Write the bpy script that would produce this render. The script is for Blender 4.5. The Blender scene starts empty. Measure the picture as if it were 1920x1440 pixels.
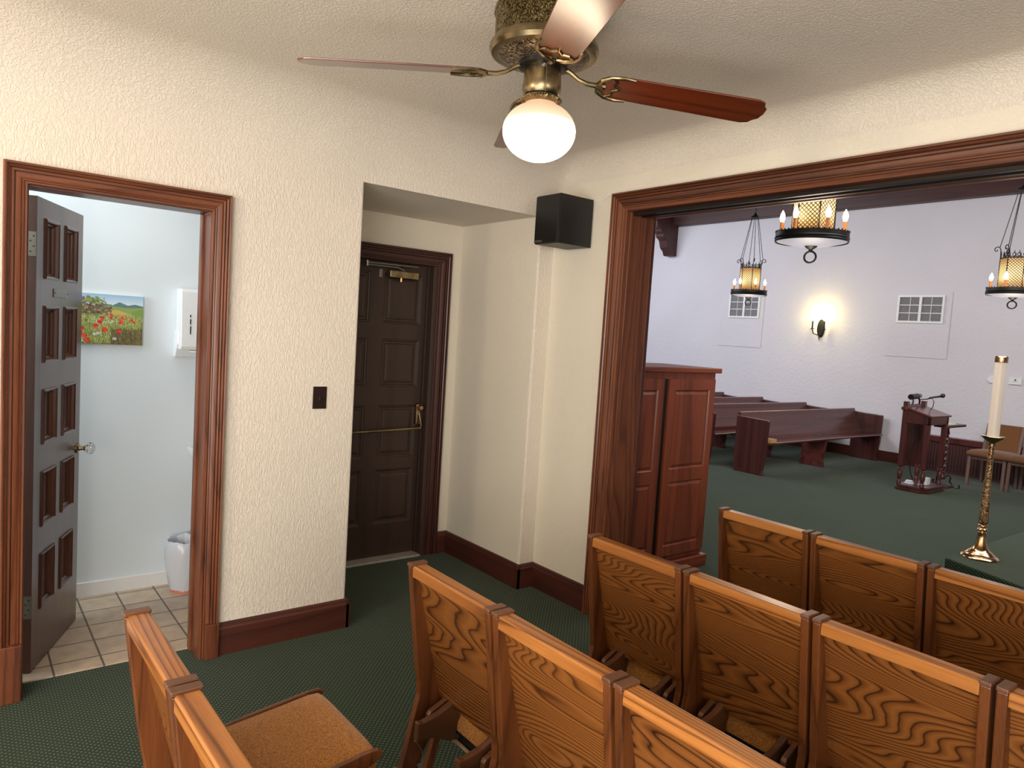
import bpy, bmesh, math, random
from mathutils import Vector, Matrix
random.seed(7)
PI = math.pi
C = bpy.context.scene.collection
scn = bpy.context.scene

# ------------------------------------------------------------------ materials
def lin(c):
    return tuple((v/12.92 if v <= .04045 else ((v+.055)/1.055)**2.4) for v in (x/255 for x in c)) + (1,)

class NT:
    def __init__(s, name):
        s.m = bpy.data.materials.new(name); s.m.use_nodes = True
        s.t = s.m.node_tree; s.n = s.t.nodes
        s.b = s.n['Principled BSDF']; s.out = s.n['Material Output']
    def node(s, typ, **kw):
        n = s.n.new(typ)
        for k, v in kw.items():
            if k in n.inputs.keys() if isinstance(k, str) else False: n.inputs[k].default_value = v
            else: setattr(n, k, v)
        return n
    def link(s, a, b): s.t.links.new(a, b)
    def math(s, op, a, b=None, c=None):
        n = s.n.new('ShaderNodeMath'); n.operation = op
        for i, v in enumerate((a, b, c)):
            if v is None: continue
            if isinstance(v, (int, float)): n.inputs[i].default_value = v
            else: s.link(v, n.inputs[i])
        return n.outputs[0]
    def ramp(s, fac, stops):
        n = s.n.new('ShaderNodeValToRGB'); s.link(fac, n.inputs[0])
        e = n.color_ramp.elements
        while len(e) < len(stops): e.new(.5)
        for el, (p, c) in zip(e, stops): el.position = p; el.color = c
        return n.outputs[0]
    def coord(s, scale=(1, 1, 1), loc=(0, 0, 0), rnd=False, out='Object'):
        tc = s.n.new('ShaderNodeTexCoord'); mp = s.n.new('ShaderNodeMapping')
        mp.inputs['Scale'].default_value = scale; mp.inputs['Location'].default_value = loc
        src = tc.outputs[out]
        if rnd:
            oi = s.n.new('ShaderNodeObjectInfo'); a = s.n.new('ShaderNodeVectorMath'); a.operation = 'ADD'
            mu = s.math('MULTIPLY', oi.outputs['Random'], 37.0)
            cb = s.n.new('ShaderNodeCombineXYZ')
            for i in range(3): s.link(mu, cb.inputs[i])
            s.link(src, a.inputs[0]); s.link(cb.outputs[0], a.inputs[1]); src = a.outputs[0]
        s.link(src, mp.inputs[0]); return mp.outputs[0]
    def noise(s, vec, scale, detail=3, rough=.5, dist=0):
        n = s.n.new('ShaderNodeTexNoise'); s.link(vec, n.inputs['Vector'])
        n.inputs['Scale'].default_value = scale; n.inputs['Detail'].default_value = detail
        n.inputs['Roughness'].default_value = rough; n.inputs['Distortion'].default_value = dist
        return n.outputs['Fac']
    def bump(s, h, strength=.5, dist=.002):
        n = s.n.new('ShaderNodeBump'); n.inputs['Strength'].default_value = strength
        n.inputs['Distance'].default_value = dist; s.link(h, n.inputs['Height'])
        s.link(n.outputs[0], s.b.inputs['Normal'])
    def setp(s, **kw):
        for k, v in kw.items(): s.b.inputs[k.replace('_', ' ')].default_value = v

def plain(name, col, rough=.5, metal=0, **kw):
    n = NT(name)
    f = n.noise(n.coord(), 30, 2)
    c = lin(col); d = tuple(x*(.97 if max(c[:3]) > .6 else .86) for x in c[:3]) + (1,)
    n.link(n.ramp(f, [(.3, d), (.7, c)]), n.b.inputs['Base Color'])
    n.setp(Roughness=rough, Metallic=metal, **kw); return n.m

def wood(name, dark, mid, light, axis='x', rough=.35, rings=9, spec=.5, stretch=.22, linew=.5, coat=.0, fine=.35, nscale=3.2):
    """oak like timber: growth-ring contours drawn out along one axis, plus fine pores"""
    n = NT(name)
    sc = {'x': (stretch, 1, 1), 'y': (1, stretch, 1), 'z': (1, 1, stretch)}[axis]
    v = n.coord(sc, rnd=True)
    f = n.noise(v, nscale, 2.2, .42, .2)
    k = n.math('MULTIPLY', f, rings*3.2)
    fr = n.math('FRACT', k)
    # saw shaped ring: slow rise, sharp edge
    ring = n.ramp(fr, [(0, (.15, .15, .15, 1)), (.12, (.55, .55, .55, 1)), (.55, (.95, .95, .95, 1)), (.86, (.75, .75, .75, 1)), (.97, (.12, .12, .12, 1))])
    sf = {'x': (3, 110, 110), 'y': (110, 3, 110), 'z': (110, 110, 3)}[axis]
    g = n.noise(n.coord(sf, rnd=True), 3, 3, .6)
    big = n.noise(v, 1.3, 1)
    a = n.math('MULTIPLY', ring, linew)
    b = n.math('MULTIPLY_ADD', g, fine, a)
    c2 = n.math('MULTIPLY_ADD', big, .35, b)
    col = n.ramp(c2, [(.28, lin(dark)), (.62, lin(mid)), (.98, lin(light))])
    n.link(col, n.b.inputs['Base Color'])
    n.bump(b, .25, .0006)
    n.setp(Roughness=rough, Coat_Weight=coat, Coat_Roughness=.2)
    n.b.inputs['Specular IOR Level'].default_value = spec
    return n.m

def emis(name, col, strength, base=None):
    n = NT(name); n.b.inputs['Base Color'].default_value = lin(base or col)
    n.b.inputs['Emission Color'].default_value = lin(col); n.b.inputs['Emission Strength'].default_value = strength
    return n.m

def stucco(name, col, vert=False, strength=.6, scale=26, dist=.006):
    n = NT(name)
    f = n.noise(n.coord((1, 1, 1)), scale*2.2, 3, .55, .8)
    if vert:      # trowel marks run down the walls and turn random towards the ceiling
        f1 = n.noise(n.coord((1, 1, .34)), scale*2.3, 3, .55, .8)
        tc = n.n.new('ShaderNodeTexCoord'); sp = n.n.new('ShaderNodeSeparateXYZ'); n.link(tc.outputs['Object'], sp.inputs[0])
        k = n.n.new('ShaderNodeMapRange'); n.link(sp.outputs[2], k.inputs[0]); k.inputs[1].default_value = 2.15; k.inputs[2].default_value = 2.5
        mx = n.n.new('ShaderNodeMixRGB'); n.link(k.outputs[0], mx.inputs[0]); n.link(f1, mx.inputs[1]); n.link(f, mx.inputs[2]); f = mx.outputs[0]
    r = n.ramp(f, [(.42, (0, 0, 0, 1)), (.53, (.8, .8, .8, 1)), (.62, (1, 1, 1, 1))])
    g = n.noise(n.coord(), 120, 2)
    h = n.math('MULTIPLY_ADD', g, .15, r)
    c = lin(col); big = n.noise(n.coord(), 1.1, 2)
    n.link(n.ramp(big, [(.3, tuple(x*.95 for x in c[:3])+(1,)), (.7, c)]), n.b.inputs['Base Color'])
    n.bump(h, strength, dist); n.setp(Roughness=.75); return n.m

def carpet():
    n = NT('green_carpet')
    tc = n.n.new('ShaderNodeTexCoord'); sp = n.n.new('ShaderNodeSeparateXYZ'); n.link(tc.outputs['Object'], sp.inputs[0])
    S = 62.0
    ys = n.math('ADD', sp.outputs[1], sp.outputs[2])
    u = n.math('MULTIPLY', n.math('ADD', sp.outputs[0], ys), S*.7071)
    w = n.math('MULTIPLY', n.math('SUBTRACT', sp.outputs[0], ys), S*.7071)
    du = n.math('SUBTRACT', n.math('FRACT', u), .5); dw = n.math('SUBTRACT', n.math('FRACT', w), .5)
    d = n.math('SQRT', n.math('ADD', n.math('MULTIPLY', du, du), n.math('MULTIPLY', dw, dw)))
    dots = n.ramp(d, [(.12, (1, 1, 1, 1)), (.27, (0, 0, 0, 1))])
    fz = n.noise(n.coord(), 260, 2, .7)
    patch = n.noise(n.coord(), 1.6, 3, .6)
    base = n.ramp(n.math('MULTIPLY_ADD', fz, .5, n.math('MULTIPLY', patch, .5)), [(.3, lin((7, 19, 13))), (.7, lin((22, 44, 31)))])
    mx = n.n.new('ShaderNodeMixRGB'); n.link(n.math('MULTIPLY', dots, n.math('MULTIPLY_ADD', fz, 1.6, .0)), mx.inputs[0])
    n.link(base, mx.inputs[1]); mx.inputs[2].default_value = lin((96, 116, 80))
    n.link(mx.outputs[0], n.b.inputs['Base Color'])
    n.bump(n.math('MULTIPLY_ADD', dots, .5, fz), .6, .002)
    n.setp(Roughness=.95, Sheen_Weight=.18, Sheen_Roughness=.5)
    n.b.inputs['Sheen Tint'].default_value = (.85, .9, .8, 1)
    n.b.inputs['Specular IOR Level'].default_value = .15
    return n.m

def tiles():
    n = NT('beige_floor_tile')
    tc = n.n.new('ShaderNodeTexCoord'); mp = n.n.new('ShaderNodeMapping'); n.link(tc.outputs['Object'], mp.inputs[0])
    mp.inputs['Location'].default_value = (.045, .105, 0)
    br = n.n.new('ShaderNodeTexBrick'); n.link(mp.outputs[0], br.inputs['Vector'])
    br.offset = 0; br.inputs['Scale'].default_value = 1
    br.inputs['Brick Width'].default_value = .19; br.inputs['Row Height'].default_value = .19
    br.inputs['Mortar Size'].default_value = .0045; br.inputs['Mortar Smooth'].default_value = .1
    br.inputs['Color1'].default_value = lin((196, 176, 152)); br.inputs['Color2'].default_value = lin((184, 166, 146))
    br.inputs['Mortar'].default_value = lin((96, 84, 76))
    f = n.noise(n.coord(), 14, 4, .6)
    mx = n.n.new('ShaderNodeMixRGB'); mx.blend_type = 'MULTIPLY'; mx.inputs[0].default_value = 1
    n.link(br.outputs[0], mx.inputs[1]); n.link(n.ramp(f, [(.3, (.82, .8, .78, 1)), (.7, (1.1, 1.1, 1.1, 1))]), mx.inputs[2])
    n.link(mx.outputs[0], n.b.inputs['Base Color'])
    n.bump(n.math('MULTIPLY', br.outputs['Fac'], -1), .5, .003); n.setp(Roughness=.45); return n.m

def fabric(name, a, b, scale=420):
    n = NT(name)
    f = n.noise(n.coord(rnd=True), scale, 3, .8)
    n.link(n.ramp(f, [(.34, lin(a)), (.66, lin(b))]), n.b.inputs['Base Color'])
    n.bump(f, .6, .0015); n.setp(Roughness=.9, Sheen_Weight=.25)
    n.b.inputs['Specular IOR Level'].default_value = .2; return n.m

def brass(name, a, b, rough=.3, scale=18, bump=0):
    n = NT(name)
    f = n.noise(n.coord(), scale, 4, .6)
    n.link(n.ramp(f, [(.35, lin(a)), (.65, lin(b))]), n.b.inputs['Base Color'])
    n.setp(Roughness=rough, Metallic=1)
    if bump:
        g = n.noise(n.coord(), bump, 2, .5, 2.5)
        rp = n.ramp(g, [(.42, (0, 0, 0, 1)), (.56, (1, 1, 1, 1))]); n.bump(rp, .9, .004)
        src = n.b.inputs['Base Color'].links[0].from_socket; mx = n.n.new('ShaderNodeMixRGB'); n.link(rp, mx.inputs[0]); mx.inputs[1].default_value = tuple(v_*.18 for v_ in lin(a)[:3])+(1,); n.link(src, mx.inputs[2]); n.link(mx.outputs[0], n.b.inputs['Base Color'])  # shade in the holes and recesses is painted into the colour
    return n.m

def attr_mat(name, rough=.6):
    n = NT(name); a = n.n.new('ShaderNodeAttribute'); a.attribute_name = 'Col'
    n.link(a.outputs['Color'], n.b.inputs['Base Color'])
    n.bump(n.noise(n.coord(), 160, 3), .3, .0008); n.setp(Roughness=rough); return n.m

def globe_mat():
    n = NT('lit_opal_glass')
    tc = n.n.new('ShaderNodeTexCoord'); sp = n.n.new('ShaderNodeSeparateXYZ'); n.link(tc.outputs['Generated'], sp.inputs[0])
    st = n.ramp(sp.outputs[2], [(.0, (1, 1, 1, 1)), (.36, (.8, .8, .8, 1)), (.66, (.058, .058, .058, 1)), (1, (.036, .036, .036, 1))])
    col = n.ramp(sp.outputs[2], [(.4, lin((255, 232, 200))), (.9, lin((255, 205, 160)))])
    n.link(col, n.b.inputs['Emission Color']); n.link(n.math('MULTIPLY', st, 17), n.b.inputs['Emission Strength'])
    n.b.inputs['Base Color'].default_value = lin((110, 100, 90)); n.setp(Roughness=.2); return n.m

def lattice_mat():
    n = NT('amber_lattice_glass')
    tc = n.n.new('ShaderNodeTexCoord'); sp = n.n.new('ShaderNodeSeparateXYZ'); n.link(tc.outputs['UV'], sp.inputs[0])
    a = n.math('SINE', n.math('MULTIPLY', n.math('ADD', sp.outputs[0], sp.outputs[1]), 2*PI*17))
    b = n.math('SINE', n.math('MULTIPLY', n.math('SUBTRACT', sp.outputs[0], sp.outputs[1]), 2*PI*17))
    m = n.math('MINIMUM', n.math('ABSOLUTE', a), n.math('ABSOLUTE', b))
    hole = n.ramp(m, [(.38, (.02, .02, .02, 1)), (.7, (1, 1, 1, 1))])
    # brighter towards the middle height where the bulb hangs
    hz = n.math('SUBTRACT', sp.outputs[1], .2)
    g = n.math('POWER', 2.718, n.math('MULTIPLY', n.math('MULTIPLY', hz, hz), -60.0))
    st = n.math('MULTIPLY', hole, n.math('MULTIPLY_ADD', g, 1.7, .5))
    n.link(n.ramp(g, [(.2, lin((222, 148, 62))), (1, lin((255, 214, 140)))]), n.b.inputs['Emission Color'])
    n.link(st, n.b.inputs['Emission Strength'])
    n.b.inputs['Base Color'].default_value = lin((60, 44, 26)); n.setp(Roughness=.5); return n.m

M = {}
M['wall'] = stucco('cream_textured_plaster', (225, 215, 201), vert=True, strength=.5, scale=44, dist=.0042)
M['ceiling'] = M['wall']
M['wall_smooth'] = stucco('cream_plaster_smooth', (225, 217, 200), vert=True, strength=.32, dist=.003, scale=48)
M['wall_bath'] = stucco('white_paint', (214, 222, 227), strength=.05, scale=10, dist=.002)
M['wall_hall'] = stucco('white_hall_plaster', (214, 211, 218), strength=.25, scale=8, dist=.008)
M['carpet'] = carpet()
M['tile'] = tiles()
CAS = ((44, 22, 14), (108, 60, 38), (148, 92, 60))
M['casing_z'] = wood('stained_casing_upright', *CAS, axis='z', rings=5, linew=.25, fine=.5, stretch=.08, rough=.34)
M['casing_y'] = wood('stained_casing_along', *CAS, axis='y', rings=5, linew=.25, fine=.5, stretch=.08, rough=.34)
M['casing_x'] = wood('stained_casing_across', *CAS, axis='x', rings=5, linew=.25, fine=.5, stretch=.08, rough=.34)
M['casing_dark_z'] = wood('dark_casing_upright', (34, 16, 14), (78, 38, 30), (108, 62, 50), axis='z', rings=4, linew=.2, fine=.45, stretch=.08, rough=.36)
M['casing_dark_y'] = wood('dark_casing_along', (34, 16, 14), (66, 32, 28), (90, 50, 42), axis='y', rings=4, linew=.2, fine=.45, stretch=.08, rough=.36)
M['base_y'] = wood('stained_baseboard_along', (42, 20, 16), (84, 42, 32), (112, 64, 48), axis='y', rings=3, linew=.2, fine=.4, stretch=.06, rough=.4)
M['base_x'] = wood('stained_baseboard_across', (42, 20, 16), (80, 40, 30), (106, 58, 44), axis='x', rings=3, linew=.2, fine=.4, stretch=.06, rough=.4)
M['door_dark'] = wood('dark_brown_door', (48, 34, 28), (70, 50, 42), (84, 62, 52), axis='z', rings=2, linew=.15, fine=.35, stretch=.05, rough=.42)
M['door_red'] = wood('red_brown_door', (52, 28, 20), (98, 58, 44), (126, 82, 64), axis='z', rings=2, linew=.2, fine=.4, stretch=.05, rough=.3, coat=.4)
OAK = ((66, 36, 14), (144, 88, 40), (186, 124, 64))
M['oak_panel'] = wood('oak_panel', (36, 18, 8), (98, 56, 23), (136, 84, 38), axis='x', rings=19, linew=.68, fine=.24, stretch=.17, nscale=3.6, rough=.36)
M['oak_rail'] = wood('oak_rail', *OAK, axis='x', rings=9, linew=.5, fine=.4, stretch=.05, rough=.3)
M['oak_post'] = wood('oak_post', (56, 28, 12), (104, 58, 27), (140, 84, 42), axis='z', rings=5, linew=.28, fine=.4, stretch=.06, rough=.36)
M['oak_cap'] = wood('oak_cap', (70, 42, 26), (114, 74, 50), (144, 98, 68), axis='y', rings=3, linew=.2, fine=.3, stretch=.1, rough=.4)
M['oak_dark'] = wood('oak_bracket', (56, 32, 18), (100, 62, 38), (132, 86, 54), axis='y', rings=3, linew=.2, fine=.35, stretch=.1, rough=.38)
M['gold_fabric'] = fabric('gold_brown_upholstery', (88, 52, 18), (190, 128, 58), 260)
M['cherry'] = wood('cherry_cabinet', (78, 32, 18), (138, 68, 42), (164, 90, 58), axis='z', rings=3, linew=.2, fine=.35, stretch=.06, rough=.34)
M['cherry_x'] = wood('cherry_board', (78, 32, 18), (138, 68, 42), (164, 90, 58), axis='y', rings=3, linew=.2, fine=.35, stretch=.06, rough=.34)
M['pew'] = wood('mahogany_pew', (66, 30, 26), (112, 60, 54), (136, 80, 72), axis='y', rings=2, linew=.15, fine=.3, stretch=.05, rough=.25, coat=.3)
M['lectern'] = wood('dark_mahogany', (48, 22, 20), (92, 48, 44), (118, 70, 64), axis='z', rings=2, linew=.15, fine=.3, stretch=.05, rough=.3, coat=.2)
M['beam'] = wood('dark_timber', (48, 24, 22), (80, 44, 40), (98, 58, 52), axis='x', rings=2, linew=.2, fine=.3, stretch=.05, rough=.5)
M['blade'] = wood('walnut_blade', (58, 20, 8), (120, 50, 22), (150, 74, 36), axis='x', rings=3, linew=.2, fine=.35, stretch=.05, rough=.28, coat=.5)
M['black'] = plain('black_vinyl', (20, 20, 22), .45)
M['black_gloss'] = plain('black_metal', (14, 13, 13), .35)
M['iron'] = plain('dark_iron', (34, 34, 30), .5, .6)
M['bronze'] = plain('dark_bronze_plate', (50, 34, 28), .35, .4)
M['steel'] = plain('steel', (150, 146, 136), .4, .9)
M['abrass'] = brass('antique_brass', (122, 108, 80), (168, 150, 116), .3)
M['abrass_orn'] = brass('antique_brass_ornament', (130, 112, 88), (190, 170, 142), .3, bump=70)
M['abrass_pierced'] = brass('antique_brass_pierced', (110, 96, 64), (160, 142, 100), .4, bump=95)
M['gold'] = brass('polished_brass', (190, 144, 98), (232, 196, 152), .2)
M['gold_ham'] = brass('hammered_brass', (170, 124, 78), (232, 198, 150), .25, scale=60, bump=80)
M['white'] = plain('white_enamel', (232, 234, 236), .3)
M['paper'] = plain('white_paper', (238, 238, 230), .8)
M['bb_white'] = plain('white_baseboard', (224, 224, 222), .4)
M['red_plastic'] = plain('orange_red_plastic', (214, 120, 96), .4)
M['glass'] = NT('clear_glass').m; M['glass'].node_tree.nodes['Principled BSDF'].inputs['Transmission Weight'].default_value = .9
M['glass'].node_tree.nodes['Principled BSDF'].inputs['Roughness'].default_value = .05
M['bag'] = NT('thin_white_bag').m
_b = M['bag'].node_tree.nodes['Principled BSDF']; _b.inputs['Base Color'].default_value = lin((226, 232, 240)); _b.inputs['Roughness'].default_value = .3; _b.inputs['Transmission Weight'].default_value = .25
M['globe'] = globe_mat()
M['bulb'] = emis('lit_candle_bulb', (255, 226, 170), 40)
M['bulb_s'] = emis('lit_sconce_bulb', (255, 232, 150), 40)
M['lattice'] = lattice_mat()
M['frost'] = emis('frosted_lit_glass', (226, 226, 240), .3, (96, 96, 104))
M['sleeve'] = plain('amber_candle_sleeve', (206, 132, 70), .6)
_n = NT('white_wax'); _n.b.inputs['Base Color'].default_value = lin((240, 226, 212)); _n.setp(Roughness=.35); M['wax'] = _n.m
M['paint'] = attr_mat('painted_canvas')
M['wood_light'] = wood('pale_end_grain', (180, 130, 84), (214, 168, 118), (232, 192, 146), rings=2, linew=.1, rough=.6)
M['seat_brown'] = fabric('brown_upholstery', (92, 58, 34), (128, 86, 52), 300)
M['leg_wood'] = wood('pale_brown_frame', (84, 60, 52), (126, 98, 88), (150, 122, 110), axis='z', rings=2, linew=.1, rough=.4)
M['blind'] = plain('grey_blind', (118, 116, 120), .6)
M['cap_dark'] = plain('dark_track_metal', (34, 24, 22), .4, .3)
M['threshold'] = plain('aluminium_strip', (196, 192, 182), .4, .3)

# ------------------------------------------------------------------ builders
class MB:
    def __init__(s): s.v = []; s.f = []; s.uv = None; s.col = None
    def add(s, vs, fs):
        o = len(s.v); s.v += [tuple(p) for p in vs]; s.f += [[i+o for i in f] for f in fs]; return s
    def box(s, a, b):
        x0, y0, z0 = a; x1, y1, z1 = b
        x0, x1 = sorted((x0, x1)); y0, y1 = sorted((y0, y1)); z0, z1 = sorted((z0, z1))
        return s.add([(x0,y0,z0),(x1,y0,z0),(x1,y1,z0),(x0,y1,z0),(x0,y0,z1),(x1,y0,z1),(x1,y1,z1),(x0,y1,z1)],
                     [(0,3,2,1),(4,5,6,7),(0,1,5,4),(1,2,6,5),(2,3,7,6),(3,0,4,7)])
    def prism(s, pts, fn, a, b):
        """extrude 2-D outline pts; fn(p,q,t)->xyz"""
        n = len(pts)
        vs = [fn(p, q, a) for p, q in pts] + [fn(p, q, b) for p, q in pts]
        fs = [list(range(n))[::-1], list(range(n, 2*n))] + [[i, (i+1) % n, n+(i+1) % n, n+i] for i in range(n)]
        return s.add(vs, fs)
    def lathe(s, prof, c=(0, 0, 0), seg=32, cap=True, M4=None):
        vs = []; fs = []
        for r, z in prof:
            for k in range(seg):
                a = 2*PI*k/seg; vs.append((r*math.cos(a), r*math.sin(a), z))
        for i in range(len(prof)-1):
            for k in range(seg):
                k2 = (k+1) % seg; fs.append((i*seg+k, i*seg+k2, (i+1)*seg+k2, (i+1)*seg+k))
        if cap:
            fs.append(tuple(range(seg))[::-1]); fs.append(tuple((len(prof)-1)*seg+k for k in range(seg)))
        if M4 is not None: vs = [tuple(M4 @ Vector(v)) for v in vs]
        return s.add([(x+c[0], y+c[1], z+c[2]) for x, y, z in vs], fs)
    def tube(s, pts, r, seg=8, closed=False, cap=True):
        pts = [Vector(p) for p in pts]; n = len(pts); vs = []; fs = []
        up = None
        for i, p in enumerate(pts):
            if closed: d = pts[(i+1) % n]-pts[i-1]
            else: d = pts[min(i+1, n-1)]-pts[max(i-1, 0)]
            d.normalize()
            if up is None:
                up = Vector((0, 0, 1)) if abs(d.z) < .9 else Vector((1, 0, 0))
            a = d.cross(up)
            if a.length < 1e-4: a = d.cross(Vector((.3, 1, .1)))
            a.normalize(); up = a.cross(d).normalized(); 
            rr = r[i] if isinstance(r, (list, tuple)) else r
            for k in range(seg):
                t = 2*PI*k/seg; vs.append(p + a*math.cos(t)*rr + up*math.sin(t)*rr)
        m = n if closed else n-1
        for i in range(m):
            j = (i+1) % n
            for k in range(seg):
                k2 = (k+1) % seg; fs.append((i*seg+k, i*seg+k2, j*seg+k2, j*seg+k))
        if cap and not closed:
            fs.append(tuple(range(seg))[::-1]); fs.append(tuple((n-1)*seg+k for k in range(seg)))
        return s.add(vs, fs)
    def build(s, name, mat, parent=None, bevel=0, smooth=False, seg=2, angle=35, subsurf=0, loc=None, rot=None):
        me = bpy.data.meshes.new(name); me.from_pydata(s.v, [], s.f); me.validate()
        bm = bmesh.new(); bm.from_mesh(me); bmesh.ops.recalc_face_normals(bm, faces=bm.faces[:]); bm.to_mesh(me); bm.free()
        me.materials.append(mat)
        if s.uv:
            ul = me.uv_layers.new(name='UVMap')
            for l in me.loops: ul.data[l.index].uv = s.uv[l.vertex_index]
        if s.col:
            ca = me.color_attributes.new('Col', 'FLOAT_COLOR', 'POINT')
            for i, c in enumerate(s.col): ca.data[i].color = c
        o = bpy.data.objects.new(name, me); C.objects.link(o)
        if parent: o.parent = parent
        if loc: o.location = loc
        if rot: o.rotation_euler = rot
        if smooth:
            for p in me.polygons: p.use_smooth = True
            me.set_sharp_from_angle(angle=math.radians(angle))
        if bevel:
            md = o.modifiers.new('bevel', 'BEVEL'); md.width = bevel; md.segments = seg; md.limit_method = 'ANGLE'; md.angle_limit = math.radians(40)
        if subsurf:
            md = o.modifiers.new('sub', 'SUBSURF'); md.levels = subsurf; md.render_levels = subsurf
        return o

def tag(o, label=None, cat=None, group=None, kind=None):
    if label: o['label'] = label
    if cat: o['category'] = cat
    if group: o['group'] = group
    if kind: o['kind'] = kind
    return o
def thing(name, label, cat, loc=(0, 0, 0), rz=0, group=None):
    o = bpy.data.objects.new(name, None); C.objects.link(o); o.empty_display_size = .1
    o.location = loc; o.rotation_euler = (0, 0, rz); return tag(o, label, cat, group)
def struct(o, label=None, cat=None):
    o['kind'] = 'structure'
    return tag(o, label, cat)
def copy_tree(o, parent=None):
    c = o.copy(); C.objects.link(c)
    if parent: c.parent = parent; c.matrix_parent_inverse = o.matrix_parent_inverse.copy()
    for ch in list(o.children): copy_tree(ch, c)
    return c

def sweep_frame(u0, u1, v1, prof, fn, split=True):
    """mitred three-sided casing around an opening u0..u1, top v1. prof: (outward w, thickness t). returns [left, top, right] builders"""
    res = []
    corners = lambda w: [(u0-w, 0), (u0-w, v1+w), (u1+w, v1+w), (u1+w, 0)]
    pr = list(prof)
    for k in range(3):
        m = MB(); vs = []
        for w, t in pr:
            c = corners(w); vs.append(fn(c[k][0], c[k][1], t)); vs.append(fn(c[k+1][0], c[k+1][1], t))
        n = len(pr); fs = [(2*i, 2*i+1, 2*((i+1) % n)+1, 2*((i+1) % n)) for i in range(n)]
        fs.append([2*i for i in range(n)]); fs.append([2*i+1 for i in range(n)][::-1])
        m.add(vs, fs); res.append(m)
    return res
CASP = [(0, 0), (0, .012), (.005, .018), (.013, .018), (.015, .008), (.018, .008), (.02, .015), (.028, .017), (.03, .009), (.034, .012), (.046, .016), (.06, .018), (.063, .01), (.066, .01), (.068, .024), (.077, .026), (.079, .016), (.083, .016), (.086, .028), (.094, .034), (.096, .026), (.099, .026), (.102, .038), (.11, .04), (.116, .034), (.118, .028), (.118, 0)]
def scale_prof(p, w, t): 
    return [(a/.118*w, b/.038*t) for a, b in p]

# ------------------------------------------------------------------ camera
cam = bpy.data.cameras.new('camera'); co = bpy.data.objects.new('camera', cam); C.objects.link(co); scn.camera = co
yaw, pit, rol, fpx = 0.90168, -0.07186, 0.06291, 1335.58
f = Vector((-math.sin(yaw)*math.cos(pit), math.cos(yaw)*math.cos(pit), math.sin(pit)))
r = Vector((math.cos(yaw), math.sin(yaw), 0)); u = r.cross(f)
r2 = math.cos(rol)*r + math.sin(rol)*u; u2 = -math.sin(rol)*r + math.cos(rol)*u
mw = Matrix((( r2.x, u2.x, -f.x, 3.37705), (r2.y, u2.y, -f.y, -2.93059), (r2.z, u2.z, -f.z, 1.60346), (0, 0, 0, 1)))
co.matrix_world = mw; cam.sensor_width = 36; cam.lens = 36*fpx/1920; cam.clip_start = .05

# ------------------------------------------------------------------ shell
H = 2.655
AX, AY0, AY1, AZ = -.84, -1.29, -.116, 2.32        # alcove
DY0, DY1, DZ = -2.70, -2.022, 2.055                 # restroom doorway
OX0, OX1, OZ = .588, 5.6, 2.33                      # big opening in the front wall
PT = .2                                            # its thickness

# floor
m = MB().box((-13, -7, -.1), (8, 8.6, 0)); fl = m.build('floor', M['carpet']); struct(fl)
# tiled restroom floor lies a hair above the slab
m = MB().box((-1.07, -3.6, 0), (-.125, -1.4, .006)); t = m.build('floor_restroom', M['tile']); struct(t)
# left wall : outline in (y,z), extruded in x
out = [(-7, 0), (DY0, 0), (DY0, DZ), (DY1, DZ), (DY1, 0), (AY0, 0), (AY0, AZ), (AY1, AZ), (AY1, 0), (.06, 0), (.06, 2.9), (-7, 2.9)]
m = MB().prism(out, lambda p, q, t: (t, p, q), -.13, 0)
w = m.build('wall_left', M['wall'], bevel=.012, seg=4); struct(w)
# alcove shell
m = MB(); m.box((AX-.12, AY0-.1, 0), (AX, AY1+.0, 2.6)); 
# door hole in the alcove back wall
back = [(AY0-.12, 0), (AY0-.05+.0, 0), (AY0-.12, 2.6)]
m = MB().prism([(AY0-.1, 2.05), (-.305, 2.05), (-.305, 0), (AY1, 0), (AY1, 2.6), (AY0-.1, 2.6)], lambda p, q, t: (t, p, q), AX-.12, AX)
struct(m.build('wall_alcove_back', M['wall_smooth']))
m = MB().box((AX-.12, AY1-.001, 0), (-.014, 0, 2.6)); struct(m.build('wall_alcove_right', M['wall_smooth']))
m = MB().box((AX-.25, AY0-.12, 0), (-.014, AY0+.001, 2.6)); struct(m.build('wall_alcove_left', M['wall_smooth']))
m = MB().box((AX-.12, AY0, AZ-.001), (-.014, AY1, AZ+.1)); struct(m.build('ceiling_alcove', M['ceiling']))
# front wall with the wide opening : outline in (x,z) extruded in y
out = [(-.1, 0), (OX0, 0), (OX0, OZ), (OX1, OZ), (OX1, 0), (8, 0), (8, 2.9), (-.1, 2.9)]
m = MB().prism(out, lambda p, q, t: (p, t, q), 0, PT); struct(m.build('wall_front', M['wall_smooth'], bevel=.006))
# the same wall's continuation on the hall side
m = MB().box((-12, 0.0, 0), (-.13-.84, PT, 5)); m.box((-.97, 0.02, 0), (-.11, PT, 2.9)); m.box((-.97, .02, 2.9), (8, PT, 5)); struct(m.build('wall_hall_near', M['wall_hall']))
# coved ceiling
def cove(d, r): return 0 if d >= r else r - math.sqrt(max(0, r*r-(r-d)**2))
RX, RY = .34, .15
xs = [RX*(1-math.cos(a*PI/2/14)) for a in range(15)] + [RX+.0+(8-RX)*i/20 for i in range(1, 21)]
ys = [-RY*(1-math.cos(a*PI/2/10)) for a in range(11)] + [-RY-(7-RY)*i/20 for i in range(1, 21)]
m = MB(); vs = []; 
for x in xs:
    for y in ys:
        vs.append((x, y, H - min(RX+.05, math.hypot(cove(x, RX), cove(-y, RY)))))
n = len(ys)
m.add(vs, [(i*n+j, i*n+j+1, (i+1)*n+j+1, (i+1)*n+j) for i in range(len(xs)-1) for j in range(n-1)])
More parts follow.
